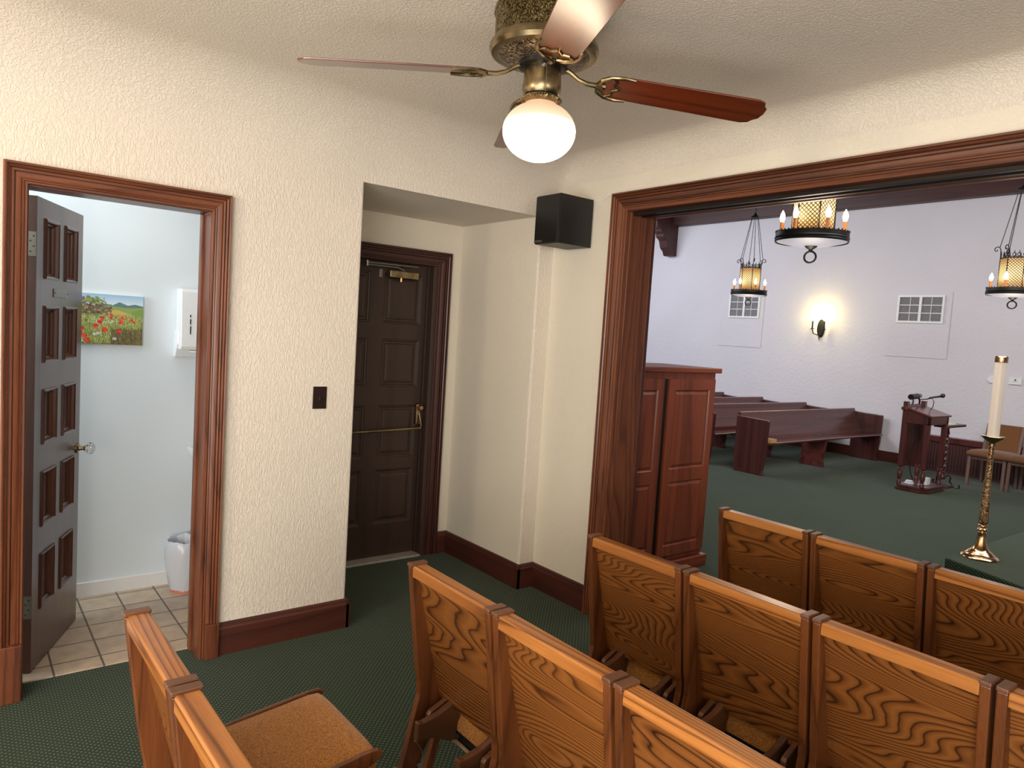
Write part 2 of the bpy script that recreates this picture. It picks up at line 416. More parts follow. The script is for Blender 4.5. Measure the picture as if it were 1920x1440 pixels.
# closing slab above the curved skin
m.box((0, -7, H+.02), (8, 0, H+.1))
ce = m.build('ceiling', M['ceiling'], smooth=True, angle=60); struct(ce)

# restroom shell
m = MB().box((-1.17, -3.6, 0), (-1.05, -1.39, 2.6)); struct(m.build('wall_restroom_back', M['wall_bath']))
m = MB().box((-1.17, -1.41, 0), (-.13, -1.39, 2.6)); struct(m.build('wall_restroom_right', M['wall_bath']))
m = MB().box((-1.17, -3.7, 0), (-.13, -3.6, 2.6)); struct(m.build('wall_restroom_left', M['wall_bath']))
m = MB().box((-1.17, -3.7, 2.5), (-.13, -1.39, 2.6)); struct(m.build('ceiling_restroom', M['wall_bath']))
m = MB().box((-1.05, -3.6, 0), (-1.035, -1.41, .085)); struct(m.build('baseboard_restroom', M['bb_white'], bevel=.004))

# ------------------------------------------------------------------ casings and baseboards
P = scale_prof(CASP, .08, .034)
fnL = lambda uu, v, t: (t, uu, v)
for part, mt, nm in zip(sweep_frame(DY0-.0, DY1, DZ-.0, P, fnL), ('casing_z', 'casing_y', 'casing_z'), ('trim_1', 'trim_2', 'trim_3')):
    struct(part.build(nm, M[mt], smooth=True, angle=20))
m = MB()   # jamb lining of the restroom doorway with its stop
m.box((-.135, DY0-.002, 0), (0, DY0+.003, DZ)); m.box((-.135, DY1-.003, 0), (0, DY1+.002, DZ)); m.box((-.135, DY1-.014, 0), (-.1, DY1-.003, DZ-.004))
struct(m.build('trim_4', M['casing_z'], bevel=.0015))
m = MB().box((-.135, DY0+.003, DZ-.003), (0, DY1-.003, DZ+.002)); struct(m.build('trim_5', M['casing_y']))
# plinth blocks
m = MB().box((0, DY1+.02, 0), (.04, DY1+.082, .165)); struct(m.build('trim_6', M['casing_z'], bevel=.003))
m = MB().box((0, DY0-.082, 0), (.04, DY0-.004, .235)); struct(m.build('trim_7', M['casing_z'], bevel=.003))
# alcove door casing and lining
PA = scale_prof(CASP, .1, .03)
sl = sweep_frame(-1.16, -.305, 2.02, PA, lambda uu, v, t: (AX+t, uu, v))
for part, mt, nm in zip(sl[1:], ('casing_dark_y', 'casing_dark_z'), ('trim_8', 'trim_9')):
    struct(part.build(nm, M[mt], smooth=True, angle=20))
m = MB().box((AX-.12, -.335, 0), (AX, -.304, 2.03)); m.box((AX-.09, -.349, 0), (AX-.05, -.335, 2.03)); struct(m.build('trim_10', M['door_dark'], bevel=.002))
m = MB().box((AX-.12, AY0, 2.02), (AX, -.336, 2.06)); struct(m.build('trim_11', M['door_dark'], bevel=.002))
m = MB().box((AX-.1, -1.25, 0), (AX+.02, -.337, .014)); struct(m.build('trim_12', M['threshold'], bevel=.003))
# wide opening
PO = scale_prof(CASP, .088, .034)
fnF = lambda uu, v, t: (uu, -t, v)
for part, mt, nm in zip(sweep_frame(OX0, OX1, OZ-.005, PO, fnF), ('casing_z', 'casing_x', 'casing_z'), ('trim_13', 'trim_14', 'trim_15')):
    struct(part.build(nm, M[mt], smooth=True, angle=20))
m = MB().box((OX0-.001, -.012, 0), (OX0+.022, PT+.01, OZ)); m.box((OX0+.02, .02, 0), (OX0+.026, .15, OZ))
struct(m.build('trim_16', M['casing_z'], bevel=.003))
m = MB().box((OX0-.03, PT, 0), (OX0+.03, PT+.028, OZ)); struct(m.build('trim_17', M['casing_dark_z'], bevel=.004))
m = MB().box((OX0+.022, -.012, OZ-.022), (OX1, PT+.01, OZ+.001)); struct(m.build('trim_18', M['casing_x'], bevel=.003))
m = MB().box((OX0+.026, .035, OZ-.04), (OX1, .06, OZ-.022)); m.box((OX0+.026, .1, OZ-.04), (OX1, .125, OZ-.022)); m.box((OX0+.026, .06, OZ-.028), (OX1, .1, OZ-.022))
struct(m.build('trim_19', M['cap_dark'], bevel=.002))
m = MB().box((OX0+.03, PT, OZ-.03), (OX1, PT+.028, OZ+.09)); struct(m.build('trim_20', M['casing_x'], bevel=.004))
# baseboards: moulded top edge
BBP = [(0, 0), (.02, 0), (.02, .125), (.015, .133), (.012, .147), (.004, .153), (0, .153)]
def bb(name, p0, p1, nrm, mt):
    m = MB(); p0 = Vector(p0); p1 = Vector(p1); nrm = Vector(nrm)
    vs = [tuple(p0+nrm*a+Vector((0, 0, b))) for a, b in BBP] + [tuple(p1+nrm*a+Vector((0, 0, b))) for a, b in BBP]
    n = len(BBP); m.add(vs, [list(range(n)), list(range(n, 2*n))[::-1]] + [(i, (i+1) % n, n+(i+1) % n, n+i) for i in range(n)])
    struct(m.build(name, M[mt]))
bb('baseboard_left', (0, DY1+.08, 0), (0, AY0+.014, 0), (1, 0, 0), 'base_y')
bb('baseboard_left_2', (0, -7, 0), (0, DY0-.08, 0), (1, 0, 0), 'base_y')
bb('baseboard_alcove_back', (AX, -.205, 0), (AX, AY1, 0), (1, 0, 0), 'base_y')
bb('baseboard_alcove_right', (AX, AY1, 0), (.02, AY1, 0), (0, -1, 0), 'base_x')
bb('baseboard_corner', (0, AY1-.02, 0), (0, 0, 0), (1, 0, 0), 'base_y')
bb('baseboard_front', (0, 0, 0), (OX0-.088, 0, 0), (0, -1, 0), 'base_x')
bb('baseboard_alcove_left', (AX, AY0, 0), (.02, AY0, 0), (0, 1, 0), 'base_x')

# ------------------------------------------------------------------ panelled doors
def panel_slab(W, Hh, T, panels, rings):
    """front face at y=0 looking towards -y, body behind to +y. x 0..W, z 0..H. panels: (x0,x1,z0,z1)"""
    m = MB()
    xs = sorted({0, W} | {round(p[0], 4) for p in panels} | {round(p[1], 4) for p in panels})
    zs = sorted({0, Hh} | {round(p[2], 4) for p in panels} | {round(p[3], 4) for p in panels})
    vi = {}
    def V(x, y, z):
        k = (round(x, 4), round(y, 4), round(z, 4))
        if k not in vi: vi[k] = len(m.v); m.v.append(k)
        return vi[k]
    for i in range(len(xs)-1):
        for j in range(len(zs)-1):
            cx = (xs[i]+xs[i+1])/2; cz = (zs[j]+zs[j+1])/2
            if any(p[0] < cx < p[1] and p[2] < cz < p[3] for p in panels): continue
            m.f.append([V(xs[i], 0, zs[j]), V(xs[i+1], 0, zs[j]), V(xs[i+1], 0, zs[j+1]), V(xs[i], 0, zs[j+1])])
    for x0, x1, z0, z1 in panels:
        xi = [x for x in xs if x0-1e-6 <= x <= x1+1e-6]; zi = [z for z in zs if z0-1e-6 <= z <= z1+1e-6]
        prev = [V(x, 0, z0) for x in xi] + [V(x1, 0, z) for z in zi[1:]] + [V(x, 0, z1) for x in xi[::-1][1:]] + [V(x0, 0, z) for z in zi[::-1][1:-1]]
        # only rectangular rings from here on
        base = [V(x0, 0, z0), V(x1, 0, z0), V(x1, 0, z1), V(x0, 0, z1)]
        pv = base
        for ins, d in rings:
            cur = [V(x0+ins, d, z0+ins), V(x1-ins, d, z0+ins), V(x1-ins, d, z1-ins), V(x0+ins, d, z1-ins)]
            for k in range(4): m.f.append([pv[k], pv[(k+1) % 4], cur[(k+1) % 4], cur[k]])
            pv = cur
        m.f.append(pv)
    # sides and back
    b = [V(0, T, 0), V(W, T, 0), V(W, T, Hh), V(0, T, Hh)]; a = [V(0, 0, 0), V(W, 0, 0), V(W, 0, Hh), V(0, 0, Hh)]
    m.f.append([b[0], b[3], b[2], b[1]])
    for k in range(4): m.f.append([a[k], b[k], b[(k+1) % 4], a[(k+1) % 4]])
    return m

# restroom door leaf (open, swung inwards)
sx, sy = -.192, -2.655; ex, ey = -.722, -2.425
LW = math.hypot(ex-sx, ey-sy); la = math.atan2(ey-sy, ex-sx)
# leaf local +x along the leaf; face must look to the camera side => local -y = (+.24,+.55) side
rows = [(.256, .505), (.625, .87), (.99, 1.23), (1.345, 1.59), (1.705, 1.96)]
cols = [(.088, .25), (.33, .492)]
pn = [(c0, c1, r0-.01, r1-.01) for c0, c1 in cols for r0, r1 in rows]
RG = [(0, -.006), (.006, -.008), (.012, -.004), (.018, .006), (.026, .012), (.03, .018)]
d1 = bpy.data.objects.new('door_1', None); C.objects.link(d1); struct(d1, 'open brown ten-panel restroom door with glass knob', 'door')
d1.location = (sx, sy, .012); d1.rotation_euler = (0, 0, la)
lm = panel_slab(LW, 2.03, .038, pn, RG)
lm.build('door_leaf', M['door_red'], d1)
# faces look towards local -(-y)... leaf front is at local y=0 facing +y after the mirror => flip side
k = MB(); k.lathe([(.0, 0), (.026, 0), (.026, .006), (.012, .01), (.009, .03), (.014, .034), (.014, .04)], seg=20, M4=Matrix.Rotation(PI/2, 4, 'X'), c=(LW-.03, 0, .885)); kb = k.build('knob_stem', M['abrass'], d1, smooth=True)
k = MB(); k.lathe([(.0, .04), (.018, .04), (.028, .05), (.03, .058), (.026, .07), (.016, .078), (.0, .08)], seg=8, M4=Matrix.Rotation(PI/2, 4, 'X'), c=(LW-.03, 0, .885)); k.build('glass_knob', M['glass'], kb)
p = MB().box((.285-.09, -.004, 1.62), (.37, .0, 1.658)); pl = p.build('name_plate', M['steel'], d1, bevel=.0015)
p = MB()
for xx in (.204, .361): p.lathe([(0, .004), (.003, .004), (.003, .0055), (0, .0055)], seg=8, M4=Matrix.Rotation(PI/2, 4, 'X'), c=(xx, 0, 1.639))
p.build('plate_screw', M['black_gloss'], pl)
# hinges on the jamb
for zz in (1.845, .30):
    h = MB().box((-.0025, .001, zz-.062), (0, .034, zz+.038)); h.tube([(-.004, .038, zz-.062), (-.004, .038, zz+.038)], .006)
    ho = h.build('door_hinge', M['steel'], d1, smooth=True)
    sc_ = MB()
    for a, b in ((.01, .02), (.022, .0), (.01, -.022), (.022, -.044)): sc_.box((-.0032, a-.003, zz+b-.003), (-.0025, a+.003, zz+b+.003))
    sc_.build('hinge_screw', M['black_gloss'], ho)

# exit door in the alcove
EX = AX-.075
d2 = bpy.data.objects.new('door_2', None); C.objects.link(d2); struct(d2, 'dark brown eight-panel exit door with a brass push bar', 'door')
d2.location = (EX, -1.2, .015)
rows2 = [(.225, .605), (.685, 1.045), (1.17, 1.495), (1.598, 1.935)]
pn = [(c0, c1, a, b) for c0, c1 in ((.13, .43), (.53, .82)) for a, b in rows2]
lm = panel_slab(.855, 2.015, .045, pn, [(.004, .004), (.012, .006), (.018, .012), (.03, .012), (.036, .006), (.05, .003)])
lm.v = [(-y, x, z) for x, y, z in lm.v]
lm.build('door_leaf', M['door_dark'], d2)
b = MB().tube([(.065, .1, .868), (.065, .855-.04, .89)], .0095, 12)
b.tube([(.065, .81, .89), (.066, .826, .892), (.06, .834, .91), (.045, .834, .95), (.03, .832, .99)], .008, 10)
b.build('push_bar', M['abrass'], d2, smooth=True)
b = MB().box((0, .808, .91), (.034, .85, 1.055)); lc = b.build('latch_case', M['abrass'], d2, bevel=.008, seg=3)
b = MB().lathe([(0, 0), (.018, 0), (.022, .02), (.014, .035), (0, .037)], M4=Matrix.Rotation(PI/2, 4, 'Y'), c=(.03, .829, 1.03), seg=16); b.build('latch_boss', M['gold'], lc, smooth=True)
b = MB().box((0, .545, 1.905), (.05, .765, 1.95)); cl = b.build('door_closer', M['abrass'], d2, bevel=.004)
b = MB().tube([(.06, .37, 1.985), (.05, .75, 1.99)], .0075); b.tube([(.06, .37, 1.97), (.05, .6, 1.972), (.04, .655, 1.955)], .006); b.tube([(.06, .37, 1.96), (.06, .37, 1.995)], .01)
b.build('closer_arm', M['steel'], cl, smooth=True)
b = MB().tube([(.025, .64, 1.88), (.025, .64, 1.905)], .012, 12); b.build('closer_screw', M['gold'], cl, smooth=True)
b = MB().box((0, .488, 1.9), (.006, .512, 1.955)); b.build('bracket_plate', M['steel'], d2, bevel=.002)

# ------------------------------------------------------------------ wall fittings in the near room
sp = thing('light_switch', 'dark bronze light switch plate on the cream wall between the two doors', 'switch', (0, -1.481, 1.219))
MB().box((0, -.036, -.056), (.005, .036, .056)).build('switch_plate', M['bronze'], sp, bevel=.002)
MB().box((.005, -.006, -.014), (.014, .006, .008)).build('toggle', M['bronze'], sp, bevel=.002)

sk = thing('loudspeaker', 'black box loudspeaker mounted high in the corner beside the wide opening', 'speaker', (.24, -.14, 2.26))
MB().box((-.105, -.125, -.138), (.1, .13, .138)).build('cabinet', M['black'], sk, bevel=.004)
MB().box((-.1, -.135, -.133), (.1, -.125, .133)).build('grille', M['black_gloss'], sk, bevel=.003)
MB().box((-.09, -.1365, -.128), (-.03, -.135, -.118)).build('maker_strip', M['steel'], sk)
cb = MB().tube([(.33, -.006, 2.385), (.37, -.006, 2.383), (.41, -.006, 2.39), (.45, -.006, 2.404), (.5, -.006, 2.416)], .003, 6).build('speaker_cable', M['white'], smooth=True)
tag(cb, 'thin pale cable running from the black loudspeaker to the opening trim', 'cable')

# ------------------------------------------------------------------ restroom contents
cv = thing('landscape_painting', 'canvas painting of a meadow with red poppies on the restroom wall', 'painting', (-1.05, -2.30, 1.537))
PW, PH = .42, .27       # y from -2.51 to -2.093
m = MB().box((0, -.21, -PH/2), (.022, .207, PH/2)); m.build('canvas_edge', M['paper'], cv)
m = MB(); m.col = []
def P2(u_, v_, d): return (.0225+d, -.21+u_*.417, -PH/2+v_*PH)
def poly(pts, c, d):
    m.add([P2(a, b, d) for a, b in pts], [list(range(len(pts)))]); m.col += [lin(c)]*len(pts)
def grad(u0, u1, v0, v1, c0, c1, d):
    m.add([P2(u0, v0, d), P2(u1, v0, d), P2(u1, v1, d), P2(u0, v1, d)], [[0, 1, 2, 3]]); m.col += [lin(c0), lin(c0), lin(c1), lin(c1)]
def blob(cu, cv_, r, c, d, asp=1.0, n=9):
    poly([(cu+r*math.cos(2*PI*i/n)*random.uniform(.75, 1.15), cv_+r*1.5*asp*math.sin(2*PI*i/n)*random.uniform(.75, 1.15)) for i in range(n)], c, d)
random.seed(3)
grad(0, 1, .78, 1, (214, 226, 236), (150, 186, 214), 0); grad(0, 1, .5, .79, (176, 160, 92), (214, 226, 236), .00005)
grad(0, 1, 0, .6, (110, 104, 52), (168, 176, 88), .0001)
poly([(.4, .7), (.55, .82), (.64, .79), (.72, .86), (.82, .8), (.9, .83), (1, .8), (1, .68), (.4, .68)], (92, 122, 118), .0002)
poly([(.4, .72), (.6, .78), (.8, .75), (1, .77), (1, .55), (.4, .55)], (134, 156, 88), .0003)
poly([(.5, .68), (.7, .7), (.86, .62), (.9, .52), (.5, .55)], (198, 168, 88), .0004)
poly([(.78, .58), (.9, .56), (.96, .5), (.7, .48)], (196, 130, 78), .0005)
poly([(.86, .68), (1, .74), (1, .56), (.9, .54)], (120, 150, 66), .0005)
for i in range(420): # bush
    uu = random.gauss(.34, .13); vv = random.gauss(.7, .07) - abs(uu-.36)*.15
    blob(min(max(uu, .01), .62), min(vv, .93), random.uniform(.008, .02), random.choice([(92, 74, 60), (120, 92, 80), (84, 60, 58), (110, 104, 62), (150, 150, 90), (132, 108, 96)]), .0007+i*1e-6)
for i in range(90):
    blob(random.gauss(.42, .05), random.gauss(.86, .03), random.uniform(.008, .018), random.choice([(120, 136, 74), (96, 118, 66), (146, 156, 92)]), .001+i*1e-6)
for i in range(2200): # grass strokes
    uu = random.uniform(.0, .99); vv = random.uniform(.0, .58)*(1 if uu > .2 else 1); L = random.uniform(.05, .13); s = random.uniform(-.03, .03)
    w_ = .006; dark = uu > .62 and vv < .3
    c = random.choice([(84, 66, 44), (110, 84, 58), (66, 54, 38), (140, 130, 84)] if dark else [(150, 168, 84), (186, 196, 112), (120, 140, 66), (206, 212, 140), (100, 120, 60), (176, 176, 90)])
    vt = min(vv+L, .62)
    poly([(uu, vv), (min(uu+w_, 1), vv), (min(max(uu+s, 0), 1), vt)], c, .0012+i*4e-7)
for i in range(90): blob(random.uniform(.05, .7), random.uniform(.42, .56), random.uniform(.004, .008), (226, 230, 220), .0018+i*1e-6)
pop = [(.3, .3, .034), (.27, .2, .036), (.33, .16, .036), (.36, .09, .032), (.45, .36, .034), (.56, .3, .034), (.72, .27, .036), (.5, .45, .03), (.52, .53, .028), (.62, .56, .026), (.68, .55, .014), (.76, .54, .022), (.74, .45, .03), (.86, .5, .02), (.89, .47, .02), (.08, .22, .05), (.04, .45, .03), (.95, .5, .01)]
for i, (a, b_, r_) in enumerate(pop):
    for q in range(7): blob(a+random.gauss(0, r_*.35), b_+random.gauss(0, r_*.5), r_*.55, random.choice([(206, 34, 30), (222, 52, 40), (176, 24, 24), (236, 70, 56)]), .0021+i*1e-5+q*1e-6)
for a, b_ in ((.44, .2), (.48, .22), (.29, .06), (.24, .05), (.67, .12)):
    for q in range(8):
        t_ = q*PI/4; poly([(a, b_), (a+.026*math.cos(t_-.2), b_+.03*math.sin(t_-.2)), (a+.026*math.cos(t_+.2), b_+.03*math.sin(t_+.2))], (236, 238, 242), .0024)
m.build('painted_face', M['paint'], cv)

dp = thing('paper_towel_dispenser', 'white enamel paper towel dispenser on the restroom wall', 'dispenser', (-1.05, -1.79, 1.39))
MB().prism([(0, -.0), (.11, .0), (.118, .02), (.1, .33), (.085, .345), (0, .345)], lambda p, q, t: (p, t, q), -.125, .125).build('housing', M['white'], dp, bevel=.005)
MB().prism([(0, -.045), (.03, -.045), (.075, .03), (.07, .1), (0, .1)], lambda p, q, t: (p, t, q), -.135, .135).build('lower_skirt', M['white'], dp, bevel=.004)
m = MB()
for a, b_ in ((.09, .135), (.145, .175), (.185, .2)): m.box((.115-(a-.02)*.058+.0015, -.078, a), (.12-(a-.02)*.058+.0015, -.073, b_))
m.build('level_slot', M['black_gloss'], dp)
MB().box((.02, -.07, -.012), (.115, .09, -.004)).build('paper_towel', M['paper'], dp)

sn = thing('sink', 'white porcelain wash basin on the restroom side wall', 'sink', (-.78, -1.452, .8))
oval = lambda rx, ry, z, cx=0, cy=-.22: [(cx+rx*math.cos(2*PI*i/28), cy+ry*math.sin(2*PI*i/28), z) for i in range(28)]
m = MB(); rings_ = [oval(.08, .08, -.1), oval(.17, .16, -.06), oval(.225, .215, .0), oval(.24, .225, .05), oval(.236, .222, .062), oval(.2, .185, .06), oval(.17, .155, .01), oval(.06, .06, -.05)]
vs = [p_ for rg in rings_ for p_ in rg]; m.add(vs, [(i*28+k, i*28+(k+1) % 28, (i+1)*28+(k+1) % 28, (i+1)*28+k) for i in range(7) for k in range(28)] + [list(range(28))[::-1], list(range(7*28, 8*28))])
m.box((-.22, -.05, -.06), (.22, .04, .07))
m.build('basin', M['white'], sn, smooth=True)
m = MB().tube([(0, -.03, .07), (0, -.03, .14), (0, -.06, .16), (0, -.14, .15), (0, -.15, .13)], .011); m.build('faucet', M['steel'], sn, smooth=True)

bn = thing('waste_bin', 'small orange-red waste bin lined with a white plastic bag on the tiled floor', 'bin', (-.905, -1.865, .006))
MB().lathe([(.0, 0), (.07, 0), (.085, .25), (.08, .25), (.066, .01), (0, .01)], seg=28, cap=False).build('bin_body', M['red_plastic'], bn, smooth=True)
m = MB(); seg = 60; vs = []; prof = [(.074, .014), (.084, .05), (.096, .11), (.104, .18), (.107, .24), (.103, .285), (.094, .3), (.082, .292), (.074, .2), (.06, .08)]
for i, (r_, z_) in enumerate(prof):
    for k_ in range(seg):
        a = 2*PI*k_/seg; w_ = 1+.02*math.sin(5*a+i*.9)+.02*math.sin(13*a-i*1.7)+random.uniform(-.012, .012)
        vs.append((r_*w_*math.cos(a), r_*w_*math.sin(a), z_+.004*math.sin(5*a)+(random.uniform(-.004, .004))))
m.add(vs, [(i*seg+k_, i*seg+(k_+1) % seg, (i+1)*seg+(k_+1) % seg, (i+1)*seg+k_) for i in range(len(prof)-1) for k_ in range(seg)])
m.build('bin_liner', M['bag'], bn, smooth=True, angle=80)

# ------------------------------------------------------------------ folding chapel chairs
CW = .457; PITCH = .468; CH = .83
def profile_at(z):   # rear edge of the side board, y as a function of height
    pts = [(.0, -.028), (.119, .0), (.34, .05), (.385, .056), (.45, .046), (.65, .02), (.83, 0)]
    for (z0, y0), (z1, y1) in zip(pts, pts[1:]):
        if z0 <= z <= z1: return y0+(y1-y0)*(z-z0)/(z1-z0)
def make_chair(label, open_seat=True):
    t = thing('folding_chair', label, 'chair')
    side = [(-.028, 0), (0, .119), (.05, .34), (.0565, .37), (.0545, .41), (.046, .45), (.02, .65), (.0, CH-.012), (.058, CH-.012), (.075, .74), (.112, .58), (.15, .42), (.168, .34), (.16, .27), (.12, .22), (.085, .16), (.03, 0)]
    for x0, x1 in ((0, .025), (CW-.025, CW)):
        MB().prism(side, lambda p, q, tt: (tt, p, q), x0, x1).build('side_board', M['oak_post'], t, bevel=.004)
        MB().box((x0-.001, -.003, CH-.012), (x1+.001, .062, CH)).build('post_cap', M['oak_cap'], t, bevel=.003)
    MB().prism([(.004, CH-.044), (.004, CH-.012), (.008, CH-.007), (.054, CH-.007), (.058, CH-.012), (.068, CH-.045), (.04, CH-.046)], lambda p, q, tt: (tt, p, q), .025, CW-.025).build('top_rail', M['oak_rail'], t, bevel=.003)
    MB().prism([(.028, CH-.044), (.042, CH-.044), (.149, .345), (.135, .345)], lambda p, q, tt: (tt, p, q), .025, CW-.025).build('back_panel', M['oak_panel'], t)
    # seat: padded cushion in a shallow wooden frame
    prof = [(.19, .195), (.16, .21), (.149, .245), (.152, .295), (.165, .322), (.178, .35), (.165, .44), (.185, .467), (.3, .48), (.42, .493), (.49, .501), (.52, .499), (.535, .482), (.525, .45), (.4, .4), (.27, .25)]
    m = MB(); nx = 10; vs = []
    for i in range(nx+1):
        x = .05 + (CW-.1)*i/nx; e = abs(i/nx*2-1); drop = .012*e**6
        for (a, b_) in prof: vs.append((x, a, b_ - drop))
    n = len(prof)
    m.add(vs, [(i*n+j, i*n+(j+1) % n, (i+1)*n+(j+1) % n, (i+1)*n+j) for i in range(nx) for j in range(n)] + [list(range(n)), [nx*n+j for j in range(n)][::-1]])
    cu = m.build('seat_cushion', M['gold_fabric'], t, smooth=True, angle=50)
    MB().prism([(.151, .235), (.1462, .25), (.1475, .268), (.152, .268), (.151, .25), (.156, .236)], lambda p, q, tt: (tt, p, q), .12, CW-.13).build('seam_strip', M['black_gloss'], cu)
    for xx in (.125, .134, CW-.146, CW-.136): MB().box((xx, .144, .245), (xx+.003, .149, .26)).build('staple', M['steel'], cu)
    for x0, x1 in ((.038, .05), (CW-.05, CW-.038)):
        MB().prism([(.205, .415), (.5, .455), (.535, .468), (.543, .485), (.528, .497), (.49, .497), (.3, .474), (.215, .46)], lambda p, q, tt: (tt, p, q), x0, x1).build('seat_rail', M['oak_post'], t, bevel=.003)
    # brackets that reach back through the gap
    for x0, x1 in ((.098, .122), (CW-.122, CW-.098)):
        MB().prism([(-.004, .27), (.012, .272), (.06, .268), (.13, .235), (.165, .235), (.16, .37), (.14, .372), (.08, .345), (.02, .332), (-.002, .335)], lambda p, q, tt: (tt, p, q), x0, x1).build('bracket', M['oak_dark'], t, bevel=.004)
    for x0, x1 in ((.062, .082), (CW-.082, CW-.062)):
        MB().prism([(.062, .29), (.062, .325), (.07, .335), (.13, .362), (.15, .362), (.15, .3)], lambda p, q, tt: (tt, p, q), x0, x1).build('block', M['oak_dark'], t, bevel=.004)
        MB().prism([(.105, .3), (.135, .3), (.05, .0), (.02, .0)], lambda p, q, tt: (tt, p, q), x0, x1).build('rear_leg', M['oak_post'], t, bevel=.003)
        MB().prism([(.43, .43), (.47, .45), (.5, .0), (.468, .0)], lambda p, q, tt: (tt, p, q), x0, x1).build('front_leg', M['oak_post'], t, bevel=.003)
    m = MB()
    for xx in (.05, CW-.05):
        m.tube([(xx, .07+.0*i, z_) if 0 else (xx, .015+.055*math.sin(i*.35), .07+.16*i/8) for i, z_ in enumerate(range(9))], .0025, 6)
        m.tube([(xx+.0, .03+.022*math.cos(a*.7), .075+.022*math.sin(a*.7)) for a in range(9)], .0025, 6, closed=True)
    m.tube([(.036, .06, .13), (CW-.036, .06, .13)], .006, 8)
    m.build('hinge_wire', M['steel'], t, smooth=True)
    return t
ROWS = [  # x of first chair, y of rear top, count, rotation
    (1.383, -2.58, 2, .012, 'last row, nearest the viewer'),
    (1.386, -1.745, 3, -.004, 'second row from the back'),
    (1.418, -.955, 4, .006, 'third row from the back, beside the baseboard corner'),
    (1.37, -.035, 3, -.004, 'front row, standing in the wide opening')]
ORD = ['first chair from the aisle', 'second chair from the aisle', 'third chair from the aisle', 'fourth chair from the aisle, cut by the photo edge']
proto = None
for x, y, nch, rz, lab in ROWS:
    for i in range(nch):
        l = 'oak folding chair with gold-brown seat, ' + ORD[i].replace(', cut by the photo edge', '') + ' in the ' + lab.split(',')[0]
        if i == 0:
            l = {'last row': 'oak folding chair in the bottom left foreground, its gold-brown seat fully visible', 'second row from the back': 'oak folding chair at the aisle end of the second row, seat brackets showing',
                 'third row from the back': 'oak folding chair at the aisle end of the third row, before the corner baseboard', 'front row': 'oak folding chair at the aisle end of the front row, beside the tall cherry cabinet'}[lab.split(',')[0]]
        elif i == nch-1:
            l = {'last row': 'oak folding chair in the bottom foreground beside the aisle chair of the nearest row', 'second row from the back': 'oak folding chair farthest from the aisle in the second row, cut by the bottom edge',
                 'third row from the back': 'oak folding chair at the right edge of the photo, last in the third row', 'front row': 'oak folding chair in the front row directly before the brass candlestick'}[lab.split(',')[0]]
        else:
            l = 'oak folding chair, ' + ('second' if i == 1 else 'third') + ' from the aisle in the ' + {'second row from the back': 'second row', 'third row from the back': 'third row', 'front row': 'front row standing in the opening'}[lab.split(',')[0]] 
        if proto is None: proto = make_chair(l); o = proto
        else: o = copy_tree(proto); o['label'] = l
        o['group'] = 'oak folding chairs in rows facing the opening'
        o.location = (x+PITCH*i*math.cos(rz), y+PITCH*i*math.sin(rz), 0); o.rotation_euler = (0, 0, rz)

# ------------------------------------------------------------------ ceiling fan
FX, FY = 1.534, -1.427
fan = thing('ceiling_fan', 'antique brass ceiling fan with four walnut blades and a lit opal globe', 'fan', (FX, FY, H))
z = lambda v: v-H
MB().lathe([(.0, 0), (.15, 0), (.166, z(2.64)), (.168, z(2.625)), (.162, z(2.618)), (.162, z(2.545)), (.168, z(2.538)), (.0, z(2.538))], seg=64).build('motor_housing', M['abrass_pierced'], fan, smooth=True)
MB().lathe([(.0, z(2.538)), (.168, z(2.538)), (.176, z(2.525)), (.178, z(2.512)), (.17, z(2.5)), (.15, z(2.497)), (.0, z(2.5))], seg=64).build('housing_rim', M['abrass'], fan, smooth=True)
MB().lathe([(.0, z(2.5)), (.152, z(2.499)), (.13, z(2.485)), (.085, z(2.478)), (0, z(2.478))], seg=64).build('ornate_plate', M['abrass_orn'], fan, smooth=True)
MB().lathe([(.0, z(2.48)), (.08, z(2.48)), (.08, z(2.462)), (.06, z(2.455)), (.0, z(2.455))], seg=40).build('flywheel', M['black_gloss'], fan, smooth=True)
MB().lathe([(.0, z(2.46)), (.056, z(2.46)), (.06, z(2.452)), (.062, z(2.41)), (.063, z(2.405)), (.063, z(2.385)), (.056, z(2.375)), (.0, z(2.372))], seg=48).build('light_fitter', M['abrass'], fan, smooth=True)
m = MB().lathe([(.0, z(2.376)), (.05, z(2.376)), (.062, z(2.368)), (.062, z(2.356)), (.05, z(2.35)), (.0, z(2.35))], seg=40)
for s_ in range(2):
    pts = [((.061+.004*math.cos(a*PI*2/4.0+s_*PI))*math.cos(a*2*PI/96), (.061+.004*math.cos(a*PI*2/4.0+s_*PI))*math.sin(a*2*PI/96), z(2.361)+.004*math.sin(a*PI*2/4.0+s_*PI)) for a in range(96)]
    m.tube(pts, .0035, 6, closed=True)
m.build('rope_collar', M['abrass'], fan, smooth=True)
gp = [(.05*1, z(2.352))] + [(.119*math.sin(a), z(2.262)+ (.096 if math.cos(a) < 0 else .092)*-1*(-math.cos(a))) for a in [math.radians(25+5*i) for i in range(31)]]
gp = [(r_, zz) for r_, zz in gp] + [(.001, z(2.166))]
MB().lathe(gp, seg=48, cap=False).build('glass_globe', M['globe'], fan, smooth=True, angle=80)
# pull chain
m = MB()
for i in range(26):
    zz = z(2.452)-.0042*i; m.lathe([(0, -.0016), (.0014, -.0008), (.0014, .0008), (0, .0016)], c=(.05+.0135, -.037, zz), seg=5, cap=False)
m.build('pull_chain', M['steel'], fan)
m = MB().lathe([(0, 0), (.008, 0), (.008, .004), (.004, .008), (0, .008)], M4=Matrix.Rotation(math.radians(-36.5), 4, 'Z') @ Matrix.Rotation(PI/2, 4, 'Y'), c=(.0495, -.0365, z(2.452)), seg=14); m.build('switch_nut', M['steel'], fan, smooth=True)
